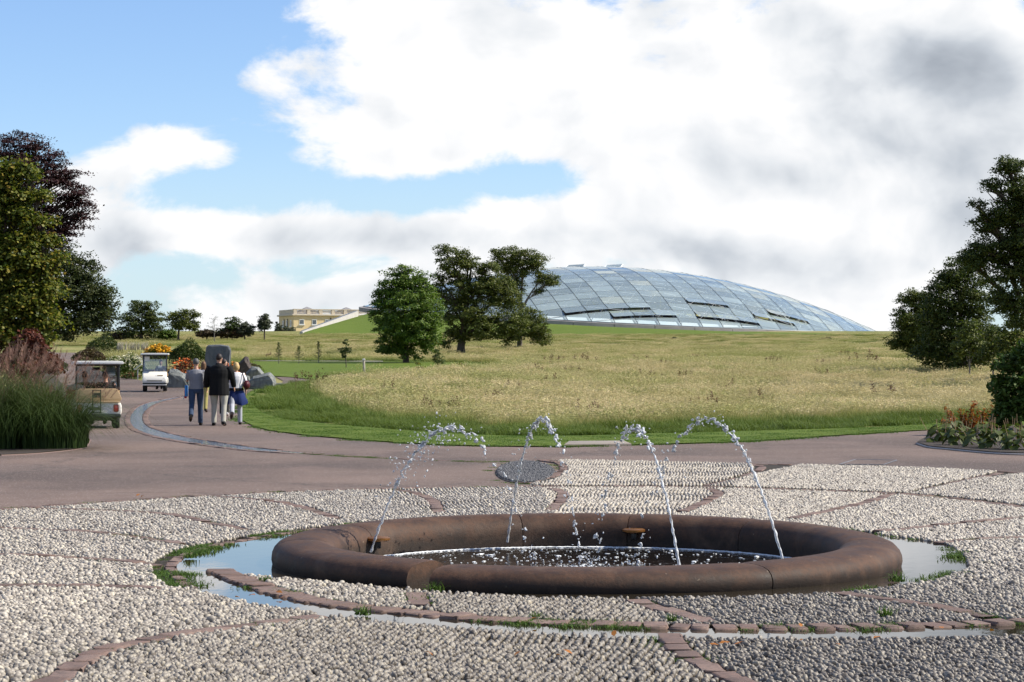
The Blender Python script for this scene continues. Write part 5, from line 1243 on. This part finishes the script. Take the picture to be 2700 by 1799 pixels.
def person(lab, loc, rz=0.0, H=1.75, legs=((12, 8), (-16, 22)), arms=((-10, 8, 15), (14, 8, 20)), build=1.0, top=(.2, .2, .22), trouser=(.03, .04, .07), shoe=(.02, .02, .02), hair=(.02, .015, .012), hairstyle='short', skin=None,
           sleeve='short', jacket=None, seated=False, long_top=0.0, head_turn=0.0, zdrop=True, scale_w=1.0, category='person'):
    sk = skin or M_skin; S = H/1.75; bw = build
    root = empty('person', loc, rz, lab, category)
    hipz = .93; J = {}
    for side, (th, kn) in zip((-1, 1), legs):
        a = R(th); hip = Vector((side*.095*bw, 0, hipz)); knee = hip+Vector((side*.005, math.sin(a)*.44, -math.cos(a)*.44)); a2 = a-R(kn); ank = knee+Vector((side*.004, math.sin(a2)*.42, -math.cos(a2)*.42))
        fp = a2*.8 if not seated else 0; toe = ank+Vector((side*.02, math.cos(fp)*.17, math.sin(fp)*.17-.045)); heel = ank+Vector((0, -math.cos(fp)*.055+math.sin(fp)*.05, -.06-math.sin(fp)*.05)); J[side] = (hip, knee, ank, toe, heel)
    low = min(min(j[3].z, j[4].z) for j in J.values())-.025; dzv = -low if zdrop else 0
    sh = lambda v: Vector((v.x, v.y, v.z+dzv))*S
    arm = {}
    for side, (sw, ab, el) in zip((-1, 1), arms):
        s0 = Vector((side*.185*bw, 0, 1.43)); d = Vector((side*math.sin(R(ab)), math.sin(R(sw))*math.cos(R(ab)), -math.cos(R(sw))*math.cos(R(ab)))); e = s0+d*.29
        d2 = Vector((d.x*.3, math.sin(R(sw+el)), -math.cos(R(sw+el)))).normalized(); w = e+d2*.25; arm[side] = (s0, e, w, d2)
    def torso(b, f=0.0, z0=.90, z1=1.47):
        prof = [(.86, .150, .105), (.95, .165, .115), (1.05, .150, .105), (1.15, .150, .108), (1.27, .172, .118), (1.36, .178, .110), (1.43, .150, .088), (1.47, .085, .07), (1.50, .062, .062)]
        P_, R_ = [], []
        for z, a_, c_ in prof:
            if z0 <= z <= z1+.001: P_.append(sh(Vector((0, 0, z)))); R_.append(((a_*bw+f)*S, (c_*bw+f)*S))
        b.loft(P_, R_, 14)
    def limb(b, pts, rr_, f=0.0, n=10): b.loft([sh(p) for p in pts], [(r+f)*S for r in rr_], n)
    # body: one continuous skin surface
    b = B(); torso(b, -.012, .86, 1.50)
    b.loft([sh(Vector((0, -.01, 1.44))), sh(Vector((0, 0, 1.54))), sh(Vector((0, .01, 1.60)))], [.062*S, .055*S, .055*S], 10)
    hc_ = Vector((0, .015, 1.645)); b.ell(sh(hc_), (.074*S, .092*S, .112*S), 3); b.ell(sh(hc_+Vector((0, .03, -.065))), (.055*S, .06*S, .055*S), 2)
    nd = Vector((math.sin(head_turn), math.cos(head_turn), 0)); b.loft([sh(hc_+nd*.085+Vector((0,0,.02))), sh(hc_+nd*.115+Vector((0,0,-.022)))], [.010*S, .017*S], 6)
    for s_ in (-1, 1): b.ell(sh(hc_+Vector((s_*.076*math.cos(head_turn), -s_*.076*math.sin(head_turn), -.01))), (.012*S, .022*S, .032*S), 1)
    for s_ in (-1, 1):
        hip, knee, ank, toe, heel = J[s_]; limb(b, [hip+Vector((0,0,.03)), hip.lerp(knee, .45), knee, knee.lerp(ank, .35), ank], [.078*bw, .070*bw, .050, .050, .036]); limb(b, [heel, ank.lerp(toe, .4)+Vector((0,0,-.03)), toe], [.035, .038, .028])
        s0, e, w, d2 = arm[s_]; limb(b, [s0, s0.lerp(e, .5), e, e.lerp(w, .35), w], [.050*bw, .043*bw, .036, .036, .026])
        # hand: palm and five fingers, slightly curled
        sd = Vector((1, 0, 0)); pal = w+d2*.055; b.loft([sh(w), sh(pal), sh(w+d2*.095)], [(.018*S, .026*S), (.017*S, .040*S), (.014*S, .040*S)], 8)
        fw = Vector((0, 1, 0)) - d2*d2.y; fw = fw.normalized() if fw.length > .1 else Vector((0, 0, 1))
        for q, L in enumerate((.065, .078, .072, .056)):
            r0 = w+d2*.09+fw*(.028-.019*q); m_ = r0+d2*L*.55; t_ = m_+d2*L*.42-sd*s_*L*.30; limb(b, [r0, m_, t_], [.0085, .008, .0065], n=6)
        r0 = w+d2*.035+fw*.034; limb(b, [r0, r0+fw*.030+d2*.022, r0+fw*.034+d2*.052-sd*s_*.012], [.010, .0095, .0075], n=6)
    bake(b.obj('body', sk, root), .0085*S, 2)
    for s_ in (-1, 1):
        e_ = B(); c, s2 = math.cos(head_turn), math.sin(head_turn); off = Vector((s_*.030*c+.084*s2, .084*c-s_*.030*s2, .012)); e_.ell(sh(hc_+off), (.011*S, .008*S, .007*S), 1); e_.obj('eye', M_eye, root)
    e_ = B(); e_.ell(sh(hc_+nd*.088+Vector((0, 0, -.055))), (.024*S, .010*S, .007*S), 1); e_.obj('mouth', M_lip, root)
    # trousers
    tm = cloth('trouser_cloth', trouser); b = B(); b.loft([sh(Vector((0, 0, z))) for z in (.84, .90, .97, 1.02)], [((a_*bw)*S, (c_*bw)*S) for a_, c_ in ((.150, .110), (.170, .128), (.172, .124), (.160, .116))], 14)
    for s_ in (-1, 1):
        hip, knee, ank, toe, heel = J[s_]; limb(b, [hip+Vector((0, 0, .02)), hip.lerp(knee, .4), knee, knee.lerp(ank, .5), ank+Vector((0, -.01, -.025))], [.094*bw, .086*bw, .072, .068, .066])
    bake(b.obj('trousers', tm, root), .012*S, 3)
    sm = cloth('shoe_leather', shoe, .5)
    for s_ in (-1, 1):
        hip, knee, ank, toe, heel = J[s_]; b = B(); limb(b, [heel+Vector((0, -.01, .0)), heel.lerp(toe, .35)+Vector((0, 0, .025)), heel.lerp(toe, .7), toe+Vector((0, .02, .004))], [.042, .048, .046, .032]); b.obj('shoe', sm, root)
    # top
    um = cloth('top_cloth', top); b = B(); f = .014 if not jacket else .034; z0 = .95-long_top
    prof = [(z0, .170, .125), (1.05, .158, .116), (1.15, .156, .114), (1.27, .176, .122), (1.36, .182, .114), (1.43, .150, .090), (1.475, .085, .072)]
    b.loft([sh(Vector((0, 0, z))) for z, _, _ in prof], [((a_*bw+f)*S, (c_*bw+f)*S) for _, a_, c_ in prof], 16)
    for s_ in (-1, 1):
        s0, e, w, d2 = arm[s_]
        if sleeve == 'short': limb(b, [s0+Vector((-s_*.04, 0, .0)), s0.lerp(e, .5), s0.lerp(e, .82)], [.066*bw, .062*bw, .062*bw], .004)
        else: limb(b, [s0+Vector((-s_*.04, 0, 0)), s0.lerp(e, .5), e, e.lerp(w, .5), w-d2*.01], [.068*bw, .062*bw, .054, .048, .044], f*.6)
    if jacket == 'hood':
        b.ell(sh(Vector((0, -.10, 1.40))), (.13*S, .07*S, .10*S), 2); b.loft([sh(Vector((0, 0, 1.44))), sh(Vector((0, .0, 1.53)))], [.10*S, .085*S], 12)
    bake(b.obj('jacket' if jacket else 'shirt', um, root), .012*S, 3)
    # hair
    hm_ = simple('hair', hair, .6, .3, 20, bump=.5, bscale=50); b = B(); ht = Vector((-math.sin(head_turn)*.02, -math.cos(head_turn)*.02, 0))
    b.ell(sh(hc_+ht+Vector((0, 0, .028))), (.082*S, .094*S, .098*S), 3)
    if hairstyle == 'bob': b.ell(sh(hc_+ht+Vector((0, -.015, -.02))), (.098*S, .095*S, .115*S), 3)
    if hairstyle == 'long': b.loft([sh(hc_+ht+Vector((0, -.03, .03))), sh(hc_+ht+Vector((0, -.05, -.10))), sh(hc_+ht+Vector((0, -.06, -.24)))], [(.088*S, .06*S), (.095*S, .05*S), (.06*S, .03*S)], 12)
    b.obj('hair', hm_, root); return root, sh, J, arm
Pm = G(517, 1122)
r1, *_ = person('man in grey T-shirt and blue jeans walking away on the left', Pm, R(6), 1.78, ((-24, 30), (10, 6)), ((22, 6, 85), (26, 6, 90)), 1.08, (.20, .205, .235), (.035, .055, .10), (.02, .016, .014), (.085, .085, .085), 'short')
b = B(); b.box((-.27, .06, .93), (.05, .30, .30), .02); b.obj('x', cloth('blue_bag', (.05, .22, .55)), None); bag = bpy.context.scene.objects['x']; bag.name = 'carrier_bag'; bag.data.name = 'carrier_bag'; bag.location = Pm; tag(bag, 'blue carrier bag held at the side of the man in grey', 'bag')
b = B(); b.box((-.285, .03, .84), (.05, .16, .22), .02); b.obj('red_panel', cloth('bag_red', (.45, .03, .04)), bag); b = B(); b.box((-.33, .0, .75), (.02, .08, .12), .008, rot=Matrix.Rotation(.4, 3, 'Y').to_quaternion()); b.obj('paper', M_white, bag)
Pj = G(578, 1122.5)
person('man in a black hooded jacket and beige trousers walking away', Pj, R(-2), 1.90, ((4, 6), (-8, 10)), ((4, 14, 24), (8, 15, 26)), 1.32, (.006, .006, .007), (.36, .345, .30), (.012, .012, .012), (.018, .010, .008), 'short', sleeve='long', jacket='hood', long_top=.22, head_turn=.3)
Pw = G(622, 1120)
rw, shw, *_ = person('blonde woman in a white top and pale jeans walking away', Pw, R(8), 1.68, ((-28, 34), (8, 4)), ((10, 10, 40), (6, 12, 20)), 1.12, (.72, .71, .74), (.36, .37, .42), (.03, .02, .02), (.46, .31, .13), 'bob', sleeve='short', head_turn=-.35)
jb = B(); S_ = 1.68/1.75
jb.loft([Vector((0, 0, z))*S_ for z in (1.04, 1.0, .95)], [(.20, .155), (.215, .17), (.205, .16)], 16); jb.obj('waist_knot', cloth('black_wrap', (.008, .008, .010)), rw)
jb = B(); rings = []
for z, a_, c_ in ((.97, .20, .16), (.86, .24, .18), (.76, .27, .20), (.66, .30, .21), (.58, .30, .20)):
    rings.append([jb.bm.verts.new(Vector(((a_*(1+.12*math.cos(7*t_+z*4)))*math.cos(t_)+.05*(1-z), c_*math.sin(t_)*(1+.1*math.sin(5*t_)), z+.04*math.cos(t_*3)*(z < .7)))*S_) for t_ in np.linspace(0, 2*math.pi, 22, endpoint=False)])
for q0, q1 in zip(rings, rings[1:]):
    for i in range(22): jb.bm.faces.new((q0[i], q0[(i+1) % 22], q1[(i+1) % 22], q1[i]))
jb.obj('tied_jacket', cloth('navy_cloth', (.010, .022, .10)), rw)
b = B(); b.ell((0, 0, 0), (.10, .15, .13), 2); b.bm.verts.ensure_lookup_table(); hb = b.obj('handbag', cloth('maroon_leather', (.07, .012, .016), .45), None); hb.location = Pw+Vector((.29, .0, 1.08)); tag(hb, 'maroon handbag on the shoulder of the blonde woman', 'bag')
b = B(); b.loft([Vector((0, -.1, .05)), Vector((-.10, -.06, .30)), Vector((-.10, .02, .33)), Vector((-.02, .1, .05))], [(.012, .012)]*4, 6); b.obj('strap', cloth('strap', (.03, .01, .01)), hb)
person('woman with long brown hair and khaki trousers ahead of the man in grey', G(537, 1087), R(0), 1.66, ((14, 4), (-10, 14)), ((4, 8, 20), (-6, 8, 20)), .95, (.03, .022, .025), (.30, .26, .09), (.03, .02, .015), (.13, .065, .03), 'long', sleeve='long', long_top=.1)
person('dark haired man in a white shirt half hidden by the black jacket', G(592, 1097), R(0), 1.76, ((10, 4), (-12, 14)), ((6, 10, 15), (-4, 10, 15)), 1.0, (.60, .62, .66), (.012, .012, .014), (.55, .55, .55), (.025, .012, .01), 'short', sleeve='short', head_turn=.9)

# ------------------------------------------------------------------ electric buggies
M_cart = simple('cream_bodywork', (.74, .71, .64), .25, .05, 2, spec=.6); M_tan = simple('tan_plastic', (.45, .31, .17), .5, .08, 3); M_roofw = simple('white_roof', (.78, .77, .73), .4, .05, 2)
M_tyre = simple('tyre', (.012, .012, .012), .8, .3, 12); M_rimw = simple('wheel_rim', (.35, .35, .35), .35, .1, metal=.6); M_redl = simple('red_lamp', (.35, .015, .02), .15, .2, spec=.8); M_plate = simple('number_plate', (.045, .045, .05), .5, .2)
M_seat = simple('seat_vinyl', (.03, .028, .028), .6, .2); M_lampw = simple('lamp_glass', (.55, .56, .56), .1, .05, spec=.9)
def _ws(q):
    tr = q.new('ShaderNodeBsdfTransparent'); tr.inputs[0].default_value = (.72, .78, .80, 1); gl = q.new('ShaderNodeBsdfGlossy'); gl.inputs['Roughness'].default_value = .04
    m = q.new('ShaderNodeMixShader'); m.inputs[0].default_value = .16; q.l.new(tr.outputs[0], m.inputs[1]); q.l.new(gl.outputs[0], m.inputs[2]); return m.outputs[0]
M_ws = material('windscreen', _ws)
def wheel(par, x, y, r=.24, w=.17):
    t_ = B(); t_.lathe([(r*.55, -w/2), (r*.9, -w/2), (r, -w*.32), (r, w*.32), (r*.9, w/2), (r*.55, w/2)], 24, (0, 0, 0), 'x', True); wo_ = empty('wheel', (x, y, r)); wo_.parent = par; t_.obj('tyre', M_tyre, wo_)
    q = B(); q.lathe([(.001, -w*.3), (r*.3, -w*.34), (r*.56, -w*.4), (r*.56, w*.4), (r*.3, w*.34), (.001, w*.3)], 18, (0, 0, 0), 'x'); q.obj('rim', M_rimw, wo_)
def label_text(txt, par, loc_, rot_, size, mat):
    cu = bpy.data.curves.new('number', 'FONT'); cu.body = txt; cu.size = size; cu.extrude = .002; cu.align_x = 'CENTER'; cu.align_y = 'CENTER'; cu.materials.append(mat)
    t_ = bpy.data.objects.new('number_outline', cu); COL.objects.link(t_); dg = bpy.context.evaluated_depsgraph_get(); me = bpy.data.meshes.new_from_object(t_.evaluated_get(dg)); me.name = 'number'; bpy.data.objects.remove(t_)
    o = bpy.data.objects.new('number', me); COL.objects.link(o); o.parent = par; o.location = loc_; o.rotation_euler = rot_; return o
def buggy(lab, loc_, rz, num, ladder, H=1.74):
    """forward is local +y"""
    c = empty('electric_buggy', loc_, rz, lab, 'buggy', 'electric garden buggies')
    for sx in (-1, 1): wheel(c, sx*.47, -.72); wheel(c, sx*.47, .78, .22)
    b = B(); b.box((0, .05, .30), (1.0, 2.1, .14), .03); b.obj('chassis', M_black, c)
    b = B(); b.prism([(-.58, .36), (.58, .36), (.61, .44), (.60, .61), (.57, .66), (-.57, .66), (-.60, .61), (-.61, .44)], -1.16, -.34, 'y', .05, 3); b.obj('rear_body', M_cart, c)
    b = B(); b.box((0, -1.18, .33), (1.16, .12, .10), .03); b.obj('rear_bumper', M_black, c)
    b = B(); b.prism([(-.46, .20), (.42, .20), (.30, .36), (-.34, .36)], -.95, -.55, 'y', .02); b.obj('axle_housing', M_black, c)
    # rear seat tub
    b = B(); b.prism([(-.56, .69), (.52, .69), (.59, .73), (.60, .79), (.50, 1.00), (.46, 1.03), (-.46, 1.03), (-.50, 1.00), (-.60, .79), (-.59, .73)], -1.14, -1.06, 'y', .02); b.obj('rear_panel', M_tan, c)
    b = B(); b.box((0, -.80, .70), (1.08, .60, .08), .03); b.obj('rear_tray', M_tan, c)
    b = B(); b.box((0, -1.17, .69), (1.12, .05, .05), .02); b.obj('rear_lip', M_tan, c)
    for sx in (-1, 1): b = B(); b.prism([(-1.1, .70), (-.55, .70), (-.60, .86), (-1.06, .99)], sx*.53-.025, sx*.53+.025, 'x', .015); b.obj('tub_side', M_tan, c)
    b = B(); b.box((0, -.08, .50), (1.08, .52, .14), .05); b.obj('seat', M_seat, c); b = B(); b.box((0, -.42, .84), (1.04, .12, .36), .05); b.obj('seat_back', M_seat, c)
    b = B(); b.box((0, .42, .38), (1.06, .60, .05), .015); b.obj('floor', M_black, c)
    # front cowl with sloping nose
    b = B(); b.prism([(.62, .36), (.66, .92), (.86, .93), (1.08, .80), (1.20, .60), (1.22, .46), (1.18, .36)], -.56, .56, 'x', .06, 3); b.obj('front_cowl', M_cart, c)
    b = B(); b.box((0, 1.215, .50), (.72, .03, .055), .012); b.obj('grille_slot', simple('grille_grey', (.16, .15, .13), .5, .1), c)
    b = B(); b.box((0, 1.205, .375), (1.10, .10, .055), .02); b.obj('front_bumper', M_black, c)
    b = B(); b.box((0, 1.14, .31), (1.12, .16, .06), .02); b.obj('front_skirt', M_cart, c)
    for sx in (-1, 1): b = B(); b.ell((sx*.43, 1.17, .60), (.085, .03, .045), 2); b.obj('headlight', M_lampw, c)
    b = B(); b.box((-.26, 1.115, .735), (.26, .02, .07), .006, rot=Matrix.Rotation(R(-35), 3, 'X').to_quaternion()); b.obj('number_plate', M_tan, c)
    # roof, posts, screen
    b = B(); b.prism([(-.64, H-.085), (-.66, H-.05), (-.63, H-.01), (-.4, H), (.4, H), (.63, H-.01), (.66, H-.05), (.64, H-.085)], -1.12, 1.08, 'y', .02); b.obj('roof', M_roofw, c)
    b = B(); b.box((0, -.02, H-.10), (1.16, 2.0, .03), .01); b.obj('roof_frame', M_black, c)
    for sx in (-1, 1):
        b = B(); b.tube([Vector((sx*.54, -1.0, .68)), Vector((sx*.535, -.98, H-.1))], .024, 8); b.obj('roof_post', M_black, c)
        b = B(); b.tube([Vector((sx*.545, .80, .90)), Vector((sx*.53, .62, H-.1))], .026, 8); b.obj('roof_post', M_black, c)
    b = B(); b.loft([Vector((0, .80, .92)), Vector((0, .62, H-.11))], [(.525, .006)]*2, 4); b.bm.free(); b = B(); b.prism([(.795, .92), (.805, .92), (.625, H-.11), (.615, H-.11)], -.525, .525, 'x'); b.obj('windscreen', M_ws, c, smooth=False)
    b = B()
    for s0, s1 in (((-.53, .80, .92), (.53, .80, .92)), ((-.52, .62, H-.12), (.52, .62, H-.12))): b.tube([Vector(s0), Vector(s1)], .014, 6)
    b.obj('screen_frame', M_black, c)
    b = B(); b.lathe([(.155, -.012), (.17, 0), (.155, .012), (.14, 0)], 20, (0, 0, 0), 'z', True); sw = b.obj('steering_wheel', M_black, c); sw.location = (-.26, .48, .97); sw.rotation_euler = (R(-55), 0, 0)
    b = B(); b.tube([Vector((-.26, .49, .96)), Vector((-.26, .70, .62))], .022, 6); b.obj('steering_column', M_black, c)
    b = B(); b.box((-.02, .66, H-.20), (.22, .03, .075), .015); b.obj('mirror', M_black, c)
    b = B(); b.box((.36, .68, H-.27), (.24, .012, .22)); b.obj('notice', M_white, c)
    b = B(); b.box((-.24 if not ladder else .46, .74, 1.15), (.16, .012, .12)); b.obj('permit', M_white, c)
    for sx in (-1, 1): b = B(); b.box((sx*.46, -1.165, .53), (.13, .03, .19), .035, 3); b.obj('tail_light', M_redl, c)
    b = B(); b.box((-.07, -1.165, .52), (.30, .014, .075), .006); b.obj('rear_plate', M_plate, c)
    label_text(num, c, (-.29, -1.163, .52), (R(90), 0, 0), .15, M_black)
    label_text(num, c, (-.05, 1.128, .735), (R(55), 0, R(180)), .07, M_black)
    if ladder:
        b = B()
        for x in (-.13, .07): b.tube([Vector((x, -1.21, .40)), Vector((x, -1.21, 1.0))], .014, 6)
        for z in (.42, .99, .90): b.tube([Vector((-.13, -1.21, z)), Vector((.07, -1.21, z))], .012, 6)
        b.box((-.03, -1.21, .86), (.19, .02, .12)); b.obj('grab_frame', M_black, c)
    return c
c2 = G(234, 1131); buggy('cream and tan buggy number 2 seen from behind on the path', c2+Vector((0, 1.15, 0)), R(11.5), '2', True)
c1 = G(417, 1031); buggy('white buggy number 1 driving towards the camera', c1+Vector((0, -.9, 0)), R(188), '1', False, 1.80)
SEATZ = .02
def seat(lab, c, x, y, rz, **kw):
    # hips on the cushion (0.74 m), feet on the floor
    o, *_ = person(lab, c+Vector((x, y, 0)), rz, 1.74, ((84, 84), (84, 84)), seated=True, zdrop=False, **kw)
    o.location.z = c.z+.645-.93*1.74/1.75; return o
base2 = c2+Vector((0, 1.15, 0))
seat('passenger in black sitting on the left of buggy number 2', base2, -.30, -.13, R(4), top=(.008, .008, .010), trouser=(.012, .012, .016), hair=(.010, .008, .008), sleeve='long', skin=M_skind, build=1.15, arms=((30, 10, 60), (30, 10, 60)))
seat('driver in black sitting on the right of buggy number 2', base2, .24, -.13, R(-2), top=(.008, .008, .010), trouser=(.012, .012, .016), hair=(.012, .008, .008), sleeve='long', skin=M_skind, build=1.1, arms=((40, 8, 50), (40, 8, 50)), head_turn=.3)
base1 = c1+Vector((0, -.9, 0))
seat('driver in dark blue sitting in the oncoming buggy number 1', base1, .26, .1, R(180), top=(.012, .016, .03), trouser=(.012, .012, .018), hair=(.04, .025, .015), sleeve='long', arms=((45, 6, 45), (45, 6, 45)))
# red bag with a striped cloth on the tray of buggy 2
b = B(); b.box((0, 0, 0), (.50, .30, .26), .08, 3); rb = b.obj('holdall', cloth('red_cloth', (.16, .012, .018)), None); rb.location = base2+Vector((-.42, -.62, .88)); tag(rb, 'dark red holdall behind the passenger of buggy number 2', 'bag')
b = B(); b.ell((0, 0, 0), (.26, .16, .09), 2)
def _stripe(q):
    w = q.new('ShaderNodeTexWave'); w.inputs['Scale'].default_value = 9; q.l.new(q.new('ShaderNodeTexCoord').outputs['Object'], w.inputs['Vector'])
    return princ(q, q.mix(q.ss(w.outputs['Fac'], .45, .55), (.10, .08, .07, 1), (.50, .44, .36, 1)), .85)
sc_ = b.obj('striped_cloth', material('striped_cloth', _stripe)); sc_.location = base2+Vector((-.44, -.62, 1.05)); tag(sc_, 'striped cloth lying on the dark red holdall', 'cloth')

# ------------------------------------------------------------------ weeds, moss and fallen leaves on the plaza
M_weed = grassmat('weed_green', (.05, .10, .015), (.11, .18, .03), (.13, .20, .05), .2)
wk = [tuft_patch('weed', M_weed, 70, .10, .06, 1.0, .007, 0, k) for k in range(3)]
lines = [(wedge_out, .12, 150), (kerb, .10, 150), ([p for p in L1 if -7 < p[0] < 7], .10, 260), (gravel_line, .12, 60), ([p for p in moat_in if p[0] > 2.4], .08, 110), (tail, .08, 150), (rill_out, .12, 60), (rill_in, .14, 110), ([p for p in L2 if p[1] > 31], .08, 80)]
lines += [(bl, .08, 16) for bl in bandlines]
WP, WS = [], []
for ln, of, cnt in lines:
    L = np.array([(p[0], p[1]) for p in ln]); c = rng.integers(0, len(L)-1, cnt); s = rng.random(cnt)[:,None]; q = L[c]*(1-s)+L[c+1]*s; d = L[c+1]-L[c]; d /= np.linalg.norm(d, axis=1, keepdims=True)+1e-9
    keep = np.sin(q[:,0]*4.1+q[:,1]*2.3)+rng.normal(0, .5, cnt) > -.1
    q = q+np.stack([-d[:,1], d[:,0]], 1)*rng.choice([-1, 1], (cnt, 1))*of*rng.uniform(.6, 1.1, (cnt, 1)); q = q[keep]; WP.append(q); WS.append(rng.uniform(.35, 1.0, len(q)))
WP = np.vstack(WP); WS = np.concatenate(WS); n = len(WP)
ob = scatter('moss_and_weeds', np.stack([WP[:,0], WP[:,1], np.full(n, .005)], 1), np.stack([np.zeros(n), np.zeros(n), rng.uniform(0, 6, n)], 1), np.stack([WS*1.3, WS*1.3, WS*.8], 1), rng.integers(0, 3, n), wk); tag(ob, 'moss and small weeds in the joints of the setts')
for px, py, s, lab in ((1148, 1560, 1.7, 'bright green weed tuft by the gap in the fountain rim'), (2368, 1534, 1.9, 'leafy weed growing at the right edge of the moat'), (960, 1622, 1.6, 'weed with ragged leaves standing in the outlet channel'), (2335, 1627, 1.6, 'grass tuft on the front row of setts at the right'), (1415, 1632, 1.2, 'grass tuft between the front setts near the middle'), (1775, 1640, 1.2, 'grass tuft where two sett bands meet'), (500, 1472, 1.6, 'weed clump at the left edge of the pool'), (700, 1535, 1.3, 'grass tuft on the tip of the pebble wedge')):
    p = G(px, py); o = mesh_np('weed', *[(lambda V, F: (V*s*.55, F))(*blades(np.stack([rng.normal(0, .03, 60), rng.normal(0, .03, 60), np.zeros(60)], 1), rng.uniform(0, 6.28, 60), rng.uniform(.05, .12, 60), rng.uniform(.2, 1.3, 60), rng.uniform(.006, .016, 60), 3))][0], M_weed); o.location = p; tag(o, lab, 'weed')
M_fall = leafmat('dead_leaf', [(.20, .06, .015), (.36, .14, .03), (.30, .09, .02)], .15)
lm_ = B(); vs2 = [(0, 0, 0), (.3, .22, .05), (.55, .2, .10), (1, 0, .02), (.55, -.24, .12), (.3, -.2, .03)]; lm_.bm.faces.new([lm_.bm.verts.new(v) for v in vs2]); bmesh.ops.triangulate(lm_.bm, faces=list(lm_.bm.faces)); l0 = lm_.obj('fallen_leaf', M_fall); first = True
for px, py in ((728, 1570), (735, 1590), (655, 1582), (1870, 1710), (1925, 1705), (1935, 1713), (2112, 1665), (1415, 1642), (360, 1314), (378, 1313), (1485, 1745), (1355, 1742), (1510, 1738), (2200, 1712), (2482, 1668), (2620, 1672), (2010, 1384), (2280, 1524), (1700, 1540), (620, 1585), (905, 1700), (2320, 1690), (1120, 1730), (1620, 1690)):
    o = l0 if first else clone(l0); first = False; p = G(px, py); o.location = p+Vector((0, 0, .028)); o.rotation_euler = (rng.normal(0, .25), rng.normal(0, .25), rng.uniform(0, 6.28)); s = rng.uniform(.05, .09); o.scale = (s, s, s); tag(o, 'dry orange brown leaf fallen on the pebble paving', 'leaf', 'fallen leaves on the paving')
